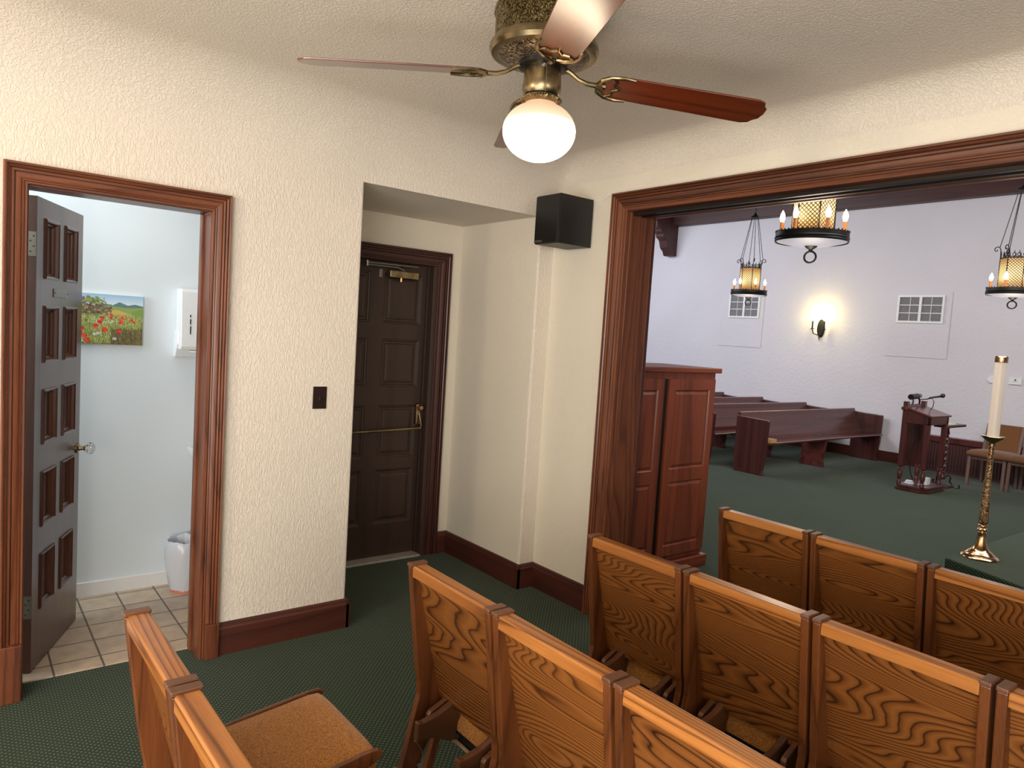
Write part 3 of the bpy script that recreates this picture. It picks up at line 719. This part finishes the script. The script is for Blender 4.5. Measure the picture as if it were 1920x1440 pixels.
# blades
A0 = 4.19
RB = .80
def blade(a):
    br = MB()   # iron arm
    br.tube([(.06, 0, z(2.472)), (.09, 0, z(2.46)), (.12, 0, z(2.44)), (.15, 0, z(2.43)), (.185, 0, z(2.428))], [.009, .008, .007, .008, .009], 8)
    arc = [(.215+.01, 0)] ; 
    L_ = [(.212, .0), (.222, .035), (.25, .058), (.29, .066), (.325, .062)]
    for sg in (1, -1):
        br.tube([(x_, sg*y_, z(2.4065)+ .0) for x_, y_ in L_], [.008, .0075, .0065, .006, .0045], 8)
        br.tube([(.25, sg*.058, z(2.407)), (.272, sg*.036, z(2.407)), (.268, sg*.016, z(2.407)), (.29, 0, z(2.407))], .005, 8)
    br.tube([(.212, 0, z(2.407)), (.24, 0, z(2.407))], .009, 8)
    tilt = Matrix.Rotation(a, 4, 'Z') @ Matrix.Translation((.2, 0, z(2.428))) @ Matrix.Rotation(math.radians(3.2), 4, 'Y') @ Matrix.Rotation(math.radians(-12), 4, 'X') @ Matrix.Translation((-.2-.03, 0, -z(2.408)))
    br.v = [tuple(tilt @ Vector(v)) if v[0] > .205 else tuple(Matrix.Rotation(a, 4, 'Z') @ Vector(v)) for v in br.v]
    ol = [(.222, -.03), (.235, -.05), (.26, -.06), (.3, -.064), (RB-.05, -.073), (RB-.025, -.062), (RB-.018, -.045), (RB-.004, -.03), (RB, 0), (RB-.004, .03), (RB-.018, .045), (RB-.025, .062), (RB-.05, .073), (.3, .064), (.26, .06), (.235, .05), (.222, .03)]
    bl = MB().prism(ol, lambda p, q, t_: (p, q, t_), z(2.4085), z(2.4145))
    bo = bl.build('blade', M['blade'], fan, bevel=.0015)
    bo.rotation_mode = 'QUATERNION'
    mt = tilt; bo.location = mt.to_translation(); bo.rotation_quaternion = mt.to_quaternion()
    br.build('blade_iron', M['abrass'], fan, smooth=True)
for kk in range(4): blade(A0+kk*PI/2)

# ------------------------------------------------------------------ the hall beyond the opening
YD = 8.3
m = MB().box((-13, YD, 0), (8, YD+.2, 3.89)); struct(m.build('wall_hall_far', M['wall_hall']))
m = MB().box((-13, YD-.16, 3.875), (8, YD+.2, 4.5)); struct(m.build('trim_21', M['beam'], bevel=.01))
m = MB().box((-13, PT, 4.45), (8, YD, 4.55)); struct(m.build('ceiling_hall', M['beam']))
m = MB().box((-13, .2, 0), (-12.8, YD, 4.5)); struct(m.build('wall_hall_left', M['wall_hall']))
m = MB().box((7.9, .2, 0), (8, YD, 4.5)); struct(m.build('wall_hall_right', M['wall_hall']))
for bx in (-5.96, -2.66, .62, 3.9):
    zb = 4.02 if bx < -5 else 4.12
    bm_ = MB().box((bx-.11, PT, zb), (bx+.11, YD-.16, 4.46)).build('ceiling_beam', M['beam'], bevel=.01)
    bm_['kind'] = 'structure'; bm_.name = 'trim_22'
cbl = thing('corbel', 'carved dark timber corbel high on the far hall wall under the beam', 'bracket', (-5.96, YD, 3.3))
MB().prism([(0, 0), (-.16, .0), (-.2, .08), (-.28, .14), (-.33, .28), (-.42, .33), (-.44, .4), (-.5, .42), (-.52, .48), (-.62, .52), (-.64, .6), (-.7, .64), (-.7, .72), (0, .72)], lambda p, q, t_: (t_, p, q), -.1, .1).build('carved_bracket', M['beam'], cbl, bevel=.012)
bbf = MB().box((-13, YD-.02, 0), (-.95, YD, .16)); struct(bbf.build('baseboard_far', M['base_x'], bevel=.004))
# small high windows, each in a shallow plaster recess
def far_window(n_, x0, x1, z0, z1, px0, px1, pz0, pz1):
    e = bpy.data.objects.new('window_%d' % n_, None); C.objects.link(e); struct(e, ('small six-pane window behind the hanging lantern nearest the pews' if n_ == 1 else 'small six-pane window right of the wall sconce'), 'window'); e.location = (0, YD, 0)
    MB().box((px0, -.012, pz0), (px1, -.001, pz1)).build('wall_panel', M['wall_hall'], e, bevel=.004)
    fr = MB(); w_ = .03
    fr.box((x0-w_, -.035, z0-w_), (x0, -.01, z1+w_)); fr.box((x1, -.035, z0-w_), (x1+w_, -.01, z1+w_)); fr.box((x0, -.035, z0-w_), (x1, -.01, z0)); fr.box((x0, -.035, z1), (x1, -.01, z1+w_))
    xm = (x0+x1)/2; fr.box((xm-.018, -.035, z0), (xm+.018, -.012, z1)); fo = fr.build('window_frame', M['white'], e)
    mu = MB(); 
    for j in (1, 2): mu.box((x0, -.024, z0+(z1-z0)*j/3-.006), (x1, -.012, z0+(z1-z0)*j/3+.006))
    for xx in ((x0+xm)/2, (x1+xm)/2): mu.box((xx-.004, -.022, z0), (xx+.004, -.013, z1))
    mu.build('muntin', M['bb_white'], e)
    MB().box((x0, -.016, z0), (x1, -.013, z1)).build('pane', M['blind'], e)
far_window(1, -4.5, -3.93, 2.16, 2.54, -4.72, -3.82, 1.61, 2.6)
far_window(2, -1.53, -.94, 2.15, 2.50, -1.68, -.82, 1.61, 2.58)

# sconce
sc = thing('wall_sconce', 'wrought iron double candle sconce glowing on the far white wall', 'lamp', (-2.74, YD, 1.82))
MB().prism([(.05*math.cos(a)*1.3, .17+.15*math.sin(a)) for a in [2*PI*i/20 for i in range(20)]], lambda p, q, t_: (p, t_, q), -.02, 0).build('back_plate', M['iron'], sc, bevel=.006)
for sg in (-1, 1):
    am = MB().tube([(0, -.02, .1), (sg*.03, -.06, .06), (sg*.08, -.09, .08), (sg*.1, -.1, .15)], .009, 8)
    am.lathe([(0, 0), (.03, 0), (.032, .008), (.014, .012), (.012, .03), (0, .03)], c=(sg*.1, -.1, .15), seg=12)
    ao = am.build('arm', M['iron'], sc, smooth=True)
    MB().lathe([(0, 0), (.012, 0), (.012, .11), (0, .11)], c=(sg*.1, -.1, .18), seg=10).build('candle_sleeve', M['iron'], ao, smooth=True)
    MB().lathe([(0, 0), (.014, .01), (.019, .03), (.012, .055), (.001, .075)], c=(sg*.1, -.1, .29), seg=10).build('candle_bulb', M['bulb_s'], ao, smooth=True)
MB().tube([(0, -.02, .1), (0, -.05, .02), (0, -.03, -.03)], [.012, .01, .004], 8).build('tail', M['iron'], sc, smooth=True)

# chandeliers (hanging lanterns)
def chandelier(label):
    t = thing('chandelier', label, 'chandelier', group='wrought iron lantern chandeliers in the hall')
    # origin at ring centre
    MB().lathe([(.238, .0), (.246, -.006), (.25, .005), (.247, .014), (.252, .022), (.246, .03), (.246, .062), (.235, .062), (.235, .0)], seg=56, cap=False).build('ring_band', M['iron'], t, smooth=True, angle=25)
    m = MB()
    for i in range(44):
        a = 2*PI*i/44; m.lathe([(0, -.005), (.007, 0), (0, .005)], c=(.245*math.cos(a), .245*math.sin(a), .068), seg=6, cap=False)
        m.box((.242*math.cos(a)-.004, .242*math.sin(a)-.004, .055), (.242*math.cos(a)+.004, .242*math.sin(a)+.004, .068))
    m.build('gallery_trim', M['iron'], t)
    MB().lathe([(.0, -.03), (.06, -.03), (.15, -.022), (.236, .0), (.236, .006), (.0, .004)], seg=48).build('bottom_glass', M['frost'], t, smooth=True)
    m = MB().lathe([(0, -.072), (.012, -.07), (.014, -.055), (.03, -.045), (.045, -.032), (0, -.026)], seg=20)
    m.tube([(.04*math.cos(a), 0, -.108+.04*math.sin(a)) for a in [2*PI*i/20 for i in range(20)]], .007, 8, closed=True)
    m.build('ring_finial', M['iron'], t, smooth=True)
    # hexagonal lattice lantern
    m = MB(); m.uv = []; R_ = .145; vs = []
    for i in range(6):
        a0 = PI/3*i; a1 = PI/3*(i+1)
        vs += [(R_*math.cos(a0), R_*math.sin(a0), .03), (R_*math.cos(a1), R_*math.sin(a1), .03), (R_*math.cos(a1), R_*math.sin(a1), .38), (R_*math.cos(a0), R_*math.sin(a0), .38)]
        m.uv += [(i*.145, 0), ((i+1)*.145, 0), ((i+1)*.145, .35), (i*.145, .35)]
    m.add(vs, [(4*i, 4*i+1, 4*i+2, 4*i+3) for i in range(6)])
    ln = m.build('lantern_glass', M['lattice'], t)
    m = MB()
    for i in range(6):
        a0 = PI/3*i; m.tube([(R_*math.cos(a0), R_*math.sin(a0), .03), (R_*math.cos(a0), R_*math.sin(a0), .39)], .006, 6)
        for zz in (.035, .38):
            a1 = a0+PI/3; m.tube([(R_*math.cos(a0), R_*math.sin(a0), zz), (R_*math.cos(a1), R_*math.sin(a1), zz)], .007, 6)
    m.build('lantern_frame', M['iron'], t, smooth=True)
    m = MB()
    for i in range(18):
        a = 2*PI*i/18; rr = .14*math.cos(PI/6)/math.cos((a % (PI/3))-PI/6); cx, cy = rr*math.cos(a), rr*math.sin(a); tx, ty = -math.sin(a), math.cos(a)
        m.tube([(cx+tx*.016*math.cos(b_), cy+ty*.016*math.cos(b_), .41+.02*math.sin(b_)) for b_ in [2*PI*q/8 for q in range(8)]], .0035, 5, closed=True)
        m.tube([(cx, cy, .42), (cx, cy, .455)], [.006, .002], 5)
    m.build('crown', M['iron'], t, smooth=True)
    # scroll hooks and hanging rods
    for i in range(6):
        a = PI/3*i; ca, sa = math.cos(a), math.sin(a)
        m = MB(); pts = [(.145, .38), (.147, .44), (.15, .475), (.162, .5), (.182, .505), (.2, .492), (.205, .472), (.194, .458), (.18, .462), (.178, .474)]
        m.tube([(p_*ca, p_*sa, q) for p_, q in pts], .005, 6)
        hk = m.build('scroll_hook', M['iron'], t, smooth=True)
        MB().tube([(.16*ca, .16*sa, .495), (.045*ca, .045*sa, 1.1)], .004, 5).build('hanging_rod', M['iron'], hk)
    m = MB().lathe([(0, 1.09), (.05, 1.095), (.068, 1.108), (.04, 1.115), (.022, 1.135), (.01, 1.16), (0, 1.17)], seg=20); m.build('canopy', M['iron'], t, smooth=True)
    m = MB().tube([(0, 0, 1.15), (0, 0, 1.74)], .008, 6); m.build('suspension_chain', M['iron'], t)
    for i in range(6):
        a = PI/3*i+.192; cx, cy = .208*math.cos(a), .208*math.sin(a)
        so = MB().lathe([(0, .01), (.015, .01), (.014, .14), (0, .14)], c=(cx, cy, 0), seg=10).build('candle_sleeve', M['sleeve'], t, smooth=True)
        MB().lathe([(.001, .14), (.012, .145), (.019, .17), (.015, .195), (.006, .215), (.001, .225)], c=(cx, cy, 0), seg=10).build('candle_bulb', M['bulb'], so, smooth=True)
    return t
ch = chandelier('nearest and largest iron lantern chandelier, its top hidden by the opening header')
ch.location = (.608, 1.906, 2.385); ch.rotation_euler = (0, 0, math.radians(15))
c2 = copy_tree(ch); c2['label'] = 'farthest iron lantern chandelier, hanging in front of the left small window'; c2.location = (-2.641, 6.038, 2.352)
c3 = copy_tree(ch); c3['label'] = 'iron lantern chandelier at the right edge of the photo, above the lectern side'; c3.location = (.654, 5.89, 2.335)

# wall control boxes
th = MB().lathe([(0, 0), (.055, 0), (.055, .02), (.045, .032), (0, .034)], seg=28, M4=Matrix.Rotation(PI/2, 4, 'X'), c=(-.22, YD, 1.375)).build('round_thermostat', M['white'], smooth=True)
tag(th, 'small round white thermostat on the far wall, half behind the tall candle', 'thermostat')
tt_ = thing('wall_control', 'small rectangular white wall control right of the tall candle', 'control panel', (.055, YD, 1.375))
MB().box((-.075, -.03, -.045), (.075, 0, .045)).build('case', M['white'], tt_, bevel=.006)
m = MB().box((-.008, -.032, .01), (.012, -.03, .028)); m.box((-.02, -.0315, -.005), (.02, -.03, -.001)); m.build('button', M['black_gloss'], tt_)

# tall cabinet
cab = thing('tall_cabinet', 'tall reddish cherry wood cabinet with two raised-panel doors just beyond the opening', 'cabinet', (.27, .25, 0))
MB().box((-.5, 0, .09), (-.002, 1.135, 1.405)).build('carcass', M['cherry'], cab, bevel=.003)
MB().box((-.52, -.0, 0), (.03, 1.165, .085)).build('plinth', M['cherry_x'], cab, bevel=.008, seg=3)
MB().box((-.52, -.0, 1.405), (.028, 1.17, 1.44)).build('top_board', M['cherry_x'], cab, bevel=.006, seg=3)
RC = [(.006, .008), (.012, .009), (.03, .001), (.034, .001)]
for y0, y1 in ((.045, .56), (.61, 1.115)):
    W = y1-y0; ps = [(.06, W-.06, .07, .52), (.06, W-.06, .61, 1.155)]
    lm = panel_slab(W, 1.23, .02, ps, RC); lm.v = [(-yy+.018, x_, zz) for x_, yy, zz in lm.v]
    lm.build('cabinet_door', M['cherry'], cab, loc=(0, y0, .13))
MB().box((-.004, .565, .12), (.004, .605, 1.36)).build('gap_shade', M['black_gloss'], cab)  # black strip stands in for the shade between the doors

# pews
def make_pew(label, block):
    t = thing('pew', label, 'pew', group='dark mahogany pews along the far wall')
    Y0, Y1 = 0, 3.12
    endp = [(.0, 0), (.43, 0), (.41, .06), (.44, .3), (.45, .69), (.44, .705), (.2, .712), (.0, .722), (-.01, .71), (-.01, .1)]
    for y0, y1 in ((Y0, Y0+.045), (Y1-.045, Y1)):
        eo = MB().prism(endp, lambda p, q, tt: (p, tt, q), y0, y1).build('end_panel', M['lectern'], t, bevel=.008, seg=3)
    m = MB()
    for q in range(3): m.box((.05+.035*q, Y0-.006, .05), (.062+.035*q, Y0, .71))
    m.build('end_fluting', M['lectern'], t, bevel=.002)
    backp = [(.1, .36), (.14, .36), (.125, .45), (.06, .6), (.03, .7), (.022, .76), (-.005, .768), (-.022, .755), (-.02, .73), (.0, .66), (.03, .58), (.085, .45)]
    MB().prism(backp, lambda p, q, tt: (p, tt, q), Y0+.04, Y1-.04).build('backrest', M['pew'], t, bevel=.004)
    MB().prism([(.1, .365), (.46, .395), (.475, .405), (.475, .42), (.46, .425), (.1, .4)], lambda p, q, tt: (p, tt, q), Y0+.03, Y1-.03).build('seat', M['pew'], t, bevel=.004)
    MB().prism([(.05, 0), (.4, 0), (.38, .1), (.42, .38), (.08, .36)], lambda p, q, tt: (p, tt, q), 1.52, 1.57).build('middle_support', M['pew'], t, bevel=.005)
    if block: MB().box((.36, Y0-.012+.05, .425), (.49, Y0+.16, .475)).build('light_wood_block', M['wood_light'], t, bevel=.004)
    return t
pw = make_pew('frontmost dark mahogany pew, nearest the lectern, with a pale block on its seat', True)
pw.location = (-2.02, 5.1, 0)
labs = ['second dark mahogany pew, directly behind the frontmost one', 'third dark mahogany pew, behind the second, partly behind the cabinet', 'rearmost dark mahogany pew, only its top showing right of the cabinet']
for i in range(3):
    q = pw.copy(); C.objects.link(q); q.location = (-2.02-.805*(i+1), 5.1, 0); q['label'] = labs[i]
    for chd in list(pw.children):
        if chd.name.startswith('light_wood'): continue
        d = chd.copy(); C.objects.link(d); d.parent = q

# lectern
le = thing('lectern', 'dark mahogany open-sided lectern with slanted top and microphone', 'lectern', (-.26, 6.4, 0))
X0, X1, Y0, Y1 = -.15, .15, -.25, .27
bs = [(X0-.04, Y0+.02), (X0-.0, Y0-.045), (X1-.04, Y0-.045), (X1+.045, Y0+.05), (X1+.045, Y1-.05), (X1-.04, Y1+.04), (X0, Y1+.04), (X0-.04, Y1-.03)]
MB().prism(bs, lambda p, q, tt: (p, q, tt), 0, .035).build('base', M['lectern'], le, bevel=.006)
MB().prism([(a*.95, b_*.95) for a, b_ in bs], lambda p, q, tt: (p, q, tt), .035, .07).build('base_step', M['lectern'], le, bevel=.008)
for px in (X0+.01, X1-.03):
    for py in (Y0, Y1-.03):
        m = MB().lathe([(0, .07), (.026, .07), (.026, .1), (.018, .12), (.028, .16), (.03, .2), (.022, .235), (.03, .245), (.022, .255), (.03, .265), (.022, .275), (.03, .29), (0, .29)], c=(px, py, 0), seg=16)
        m.box((px-.026, py-.026, .29), (px+.026, py+.026, 1.075 if px < 0 else .83))
        m.build('post', M['lectern'], le, smooth=True, angle=30)
for py in (Y0-.026, Y1-.056): MB().prism([(X0+.03, .82), (X1, .82), (X1, .915), (X0+.03, .99)], lambda p, q, tt: (p, tt, q), py, py+.03).build('side_apron', M['lectern'], le, bevel=.003)
MB().box((X1-.02, Y0-.026, .82), (X1, Y1, .915)).build('rear_apron', M['lectern'], le, bevel=.003)
MB().box((X0-.018, Y0, .28), (X0+.005, Y1-.03, .985)).build('front_panel', M['lectern'], le, bevel=.003)
MB().prism([(X0-.01, 1.0), (X1+.02, .912), (X1+.024, .932), (X0-.01, 1.022)], lambda p, q, tt: (p, tt, q), Y0-.04, Y1+.01).build('slanted_top', M['pew'], le, bevel=.004)
MB().box((X0-.03, Y0-.045, .97), (X0+.035, Y1+.02, 1.01)).build('front_moulding', M['lectern'], le, bevel=.006)
MB().box((X0-.015, Y0+.03, 1.0), (X0+.015, Y1-.05, 1.04)).build('book_rest', M['lectern'], le, bevel=.004)
MB().box((X1-.16, Y1-.01, .77), (X1-.0, Y1+.57, .8)).build('pull_out_tray', M['lectern'], le, bevel=.004)
mic = thing('microphone', 'black gooseneck microphone rising from the lectern top', 'microphone', (-.38, 6.42, 1.01))
MB().tube([(.14, .0, -.03), (.17, .0, .02), (.175, 0, .08), (.15, 0, .12), (.08, 0, .1)], .005, 8).build('wire_arm', M['black_gloss'], mic, smooth=True)
MB().tube([(.02, 0, .09), (.1, 0, .105), (.13, 0, .125), (.23, 0, .15), (.25, 0, .158)], [.005, .007, .011, .013, .018], 10).build('microphone_body', M['black_gloss'], mic, smooth=True)
MB().lathe([(.001, -.028), (.02, -.02), (.028, 0), (.02, .02), (.001, .028)], c=(.265, 0, .164), seg=14).build('foam_head', M['black'], mic, smooth=True)
rl = thing('reading_lamp', 'small black and silver reading lamp on the front edge of the lectern', 'lamp', (-.4, 6.4, 1.038))
MB().tube([(.0, -.16, .09), (.0, .02, .1)], [.034, .034], 14).build('lamp_head', M['black_gloss'], rl, smooth=True)
MB().tube([(.0, .0, .1), (.0, .1, .105)], .026, 14).build('silver_barrel', M['steel'], rl, smooth=True)
MB().tube([(.0, -.1, 0), (.01, -.1, .03), (.0, -.1, .08)], .01, 8).tube([(.0, .1, 0), (.01, .08, .04), (.0, .06, .09)], .01, 8).build('stem', M['black_gloss'], rl, smooth=True)
hy = MB().prism([(-.09, -.06), (.09, -.06), (.09, .06), (-.09, .06)], lambda p, q, tt: (q, p, tt), 0, .018).build('paper_stack', M['paper'], bevel=.002); hy.location = (-.19, 6.87, .802); tag(hy, 'small stack of white papers on the lectern pull-out tray', 'paper')
cw = MB()
for k_ in range(4): cw.tube([(.05*math.cos(a)*(1-.1*k_), .04*math.sin(a)*(1-.1*k_), .006+.011*k_) for a in [2*PI*i/16 for i in range(16)]], .005, 6, closed=True)
cwo = cw.build('cable_coil', M['white'], smooth=True); cwo.location = (-.33, 6.27, .071); tag(cwo, 'coil of white cable lying on the lectern base', 'cable')
wb = thing('power_adapter', 'white box-shaped power adapter on the lectern base', 'adapter', (-.2, 6.42, .071))
MB().box((-.03, -.05, 0), (.03, .05, .09)).build('case', M['white'], wb, bevel=.006)
MB().tube([(0, -.05, .02), (-.02, -.09, .01), (-.05, -.12, .006)], .004, 6).build('cord', M['white'], wb)
bc = MB().tube([(-.02, 0, .68), (-.01, .01, .5), (-.03, 0, .3), (0, .02, .12), (.03, .05, .015), (.08, .08, .012)], .006, 8).build('hanging_cable', M['black_gloss'], smooth=True); bc.location = (-.36, 6.33, .075); tag(bc, 'black cable hanging inside the open lectern', 'cable')

# twisted wood stand with scroll iron feet behind the lectern
ts = thing('twisted_floor_stand', 'twisted wood floor stand with black scroll iron feet behind the lectern', 'stand', (-.22, 6.93, 0))
m = MB()
for s_ in range(2):
    m.tube([(.022*math.cos(i*.55+s_*PI), .022*math.sin(i*.55+s_*PI), .2+.0105*i) for i in range(52)], .02, 8)
m.lathe([(0, .1), (.04, .1), (.05, .13), (.03, .17), (.045, .19), (.03, .21), (0, .21)], seg=16)
m.lathe([(0, .74), (.03, .74), (.04, .76), (.02, .79), (0, .8)], seg=16)
m.build('twisted_column', M['lectern'], ts, smooth=True)
m = MB()
for i in range(5): m.lathe([(.001, -.02), (.018, -.01), (.018, .01), (.001, .02)], c=(.03, -.035, .28+.085*i), seg=8, cap=False)
m.build('pale_bead', M['steel'], ts, smooth=True)
for i in range(3):
    a = 2*PI*i/3+.3; ca, sa = math.cos(a), math.sin(a)
    pts = [(.03, .14), (.07, .18), (.1, .15), (.09, .1), (.12, .06), (.17, .03), (.2, .04), (.2, .07), (.175, .075)]
    MB().tube([(p_*ca, p_*sa, q-.018) for p_, q in pts], .009, 8).build('scroll_foot', M['black_gloss'], ts, smooth=True)
MB().box((-.1, -.08, 0), (.1, .12, .02)).build('foot_board', M['lectern'], ts, bevel=.004)

# panelled heater cover on the far wall
hc = thing('radiator_cover', 'low dark slatted wooden radiator cover along the far wall', 'radiator cover', (-.93, YD-.002, 0))
MB().box((0, -.12, 0), (4, -.0, .43)).build('cover_body', M['beam'], hc)
MB().box((-.02, -.15, .43), (4, 0, .515)).build('cover_ledge', M['pew'], hc, bevel=.01)
m = MB()
for i in range(100):
    if abs((i*.04) % .8) > .03: m.box((.02+i*.04, -.13, .04), (.04+i*.04, -.12, .42))
m.build('slat_panel', M['beam'], hc)
m = MB()
for i in range(6): m.box((i*.8, -.137, .0), (.05+i*.8, -.12, .43))
m.build('cover_stile', M['pew'], hc)

# upholstered chairs by the far wall
def make_side(label):
    t = thing('upholstered_chair', label, 'chair', group='brown upholstered chairs by the far wall')
    for x0 in (0, .405):
        MB().prism([(0, 0), (.035, 0), (.045, .42), (.01, .42)], lambda p, q, tt: (tt, p, q), x0, x0+.035).build('front_leg', M['leg_wood'], t, bevel=.004)
        MB().prism([(.42, 0), (.46, 0), (.44, .4), (.52, .8), (.49, .8), (.4, .42)], lambda p, q, tt: (tt, p, q), x0, x0+.035).build('rear_post', M['leg_wood'], t, bevel=.004)
    MB().box((.03, .02, .345), (.41, .05, .385)).build('front_apron', M['leg_wood'], t, bevel=.004)
    m = MB(); pr = [(-.03, .4), (-.035, .43), (-.015, .46), (.1, .475), (.3, .47), (.43, .46), (.43, .395), (.0, .385)]
    vs = []; nx = 8
    for i in range(nx+1):
        x_ = -.005+.45*i/nx; e = abs(i/nx*2-1)**5*.02
        vs += [(x_, a, b_-(e if b_ > .44 else 0)) for a, b_ in pr]
    n = len(pr); m.add(vs, [(i*n+j, i*n+(j+1) % n, (i+1)*n+(j+1) % n, (i+1)*n+j) for i in range(nx) for j in range(n)] + [list(range(n)), [nx*n+j for j in range(n)]])
    m.build('seat_cushion', M['seat_brown'], t, smooth=True, angle=60)
    MB().prism([(.41, .43), (.45, .43), (.52, .8), (.48, .8)], lambda p, q, tt: (tt, p, q), .035, .405).build('back_cushion', M['seat_brown'], t, bevel=.012, seg=3)
    return t
s1 = make_side('brown upholstered chair behind the tall candle'); s1.location = (-.15, 7.5, 0); s1.rotation_euler = (0, 0, -.06)
s2 = copy_tree(s1); s2['label'] = 'brown upholstered chair cut by the right edge of the photo'; s2.location = (.31, 7.47, 0)

# carpeted platform
pf = MB().prism([(1.557, 2.251), (1.6, 5.6), (6.5, 5.6), (6.5, .6), (5.4, .6)], lambda p, q, tt: (p, q, tt), 0, .3)
pf = pf.build('platform', M['carpet'], bevel=.012, seg=3); tag(pf, 'low green carpeted platform carrying the brass candlestick', 'platform')
# candlestick and candle
cs = thing('candlestick', 'tall polished brass floor candlestick on the green platform', 'candlestick', (1.68, 2.492, .3))
MB().lathe([(0, 0), (.108, 0), (.112, .006), (.106, .014), (.092, .02), (.09, .028), (.078, .034), (.074, .042), (.058, .05), (.045, .07), (.034, .1), (.027, .14), (.024, .165), (.026, .17), (.018, .176), (.026, .184), (.03, .192), (.024, .2), (.016, .206), (.028, .216), (.028, .222), (.02, .23), (0, .23)], seg=48).build('flared_foot', M['gold'], cs, smooth=True, angle=50)
MB().lathe([(0, .23), (.026, .23), (.029, .245), (.027, .3), (.019, .6), (.015, .76), (0, .76)], seg=20).build('hammered_stem', M['gold_ham'], cs, smooth=True)
MB().lathe([(0, .76), (.022, .76), (.022, .77), (.016, .775), (.03, .785), (.05, .8), (.07, .818), (.066, .822), (.03, .812), (0, .808)], seg=40).build('drip_pan', M['abrass'], cs, smooth=True)
cn = thing('pillar_candle', 'tall white candle with a brass collar standing in the brass candlestick', 'candle', (1.68, 2.492, 1.11))
MB().lathe([(0, 0), (.035, 0), (.035, .5), (0, .5)], seg=32).build('wax_shaft', M['wax'], cn, smooth=True)
MB().lathe([(0, .5), (.037, .5), (.038, .505), (.038, .535), (.034, .54), (.012, .54), (0, .535)], seg=32).build('brass_collar', M['gold'], cn, smooth=True)

# ------------------------------------------------------------------ light
def area(loc, target, size, power, col, shape='RECTANGLE', sy=None, name='light'):
    l = bpy.data.lights.new(name, 'AREA'); l.energy = power; l.color = col; l.size = size
    if sy: l.shape = 'RECTANGLE'; l.size_y = sy
    o = bpy.data.objects.new(name, l); C.objects.link(o); o.location = loc
    d = Vector(target)-Vector(loc); o.rotation_euler = d.to_track_quat('-Z', 'Y').to_euler(); return o
def point(loc, power, col, r=.1, name='lamp'):
    l = bpy.data.lights.new(name, 'POINT'); l.energy = power; l.color = col; l.shadow_soft_size = r
    o = bpy.data.objects.new(name, l); C.objects.link(o); o.location = loc; return o
W = bpy.data.worlds.new('world'); scn.world = W; W.use_nodes = True
W.node_tree.nodes['Background'].inputs[0].default_value = (1, .93, .86, 1); W.node_tree.nodes['Background'].inputs[1].default_value = 1.2
# second ceiling fitting of the near room, behind the viewer, plus added fill
point((1.3, -4.3, 2.2), 62, (1, .8, .58), .12)
area((3.4, -4.2, .9), (2.2, -1.2, 2.7), 2.6, 90, (1, .93, .86), sy=2.2)  # added up-light that brightens the ceiling, no real fitting
point((4.6, -1.6, 2.1), 24, (1, .84, .66), .12)  # extra warm lamp, added to lift the near room
# added fill light behind the viewer, no window known there
area((5.5, -5.5, 1.8), (1.2, -1, 1.0), 2.0, 80, (1, .95, .88), sy=1.4)
# restroom window daylight
area((-.6, -3.5, 1.9), (-.85, -2.0, 1.6), .7, 14, (.82, .93, 1), sy=.9)
area((-.6, -2.3, 2.48), (-.6, -2.3, 0), .5, 4, (1, .95, .88), sy=.8)  # weak warm light from overhead, not from the window
# hall daylight and lamps
area((-6, 4, 4.3), (-4, 8.3, 1.5), 5, 370, (.88, .91, 1), sy=3)
area((2.0, 3.2, 4.2), (0, 7, .5), 4, 250, (1, .96, .96), sy=3)
for c_, e_ in ((ch, 14), (c2, 14), (c3, 16)): point((c_.location.x, c_.location.y, c_.location.z-.35), e_, (1, .84, .66), .15)
point((-2.74, YD-.22, 2.22), 7.5, (1, .8, .28), .06)

# ------------------------------------------------------------------ render look
scn.view_settings.view_transform = 'Standard'
scn.view_settings.look = 'None'
scn.view_settings.exposure = .2
scn.cycles.use_denoising = True
scn.cycles.max_bounces = 8
scn.cycles.sample_clamp_indirect = 6
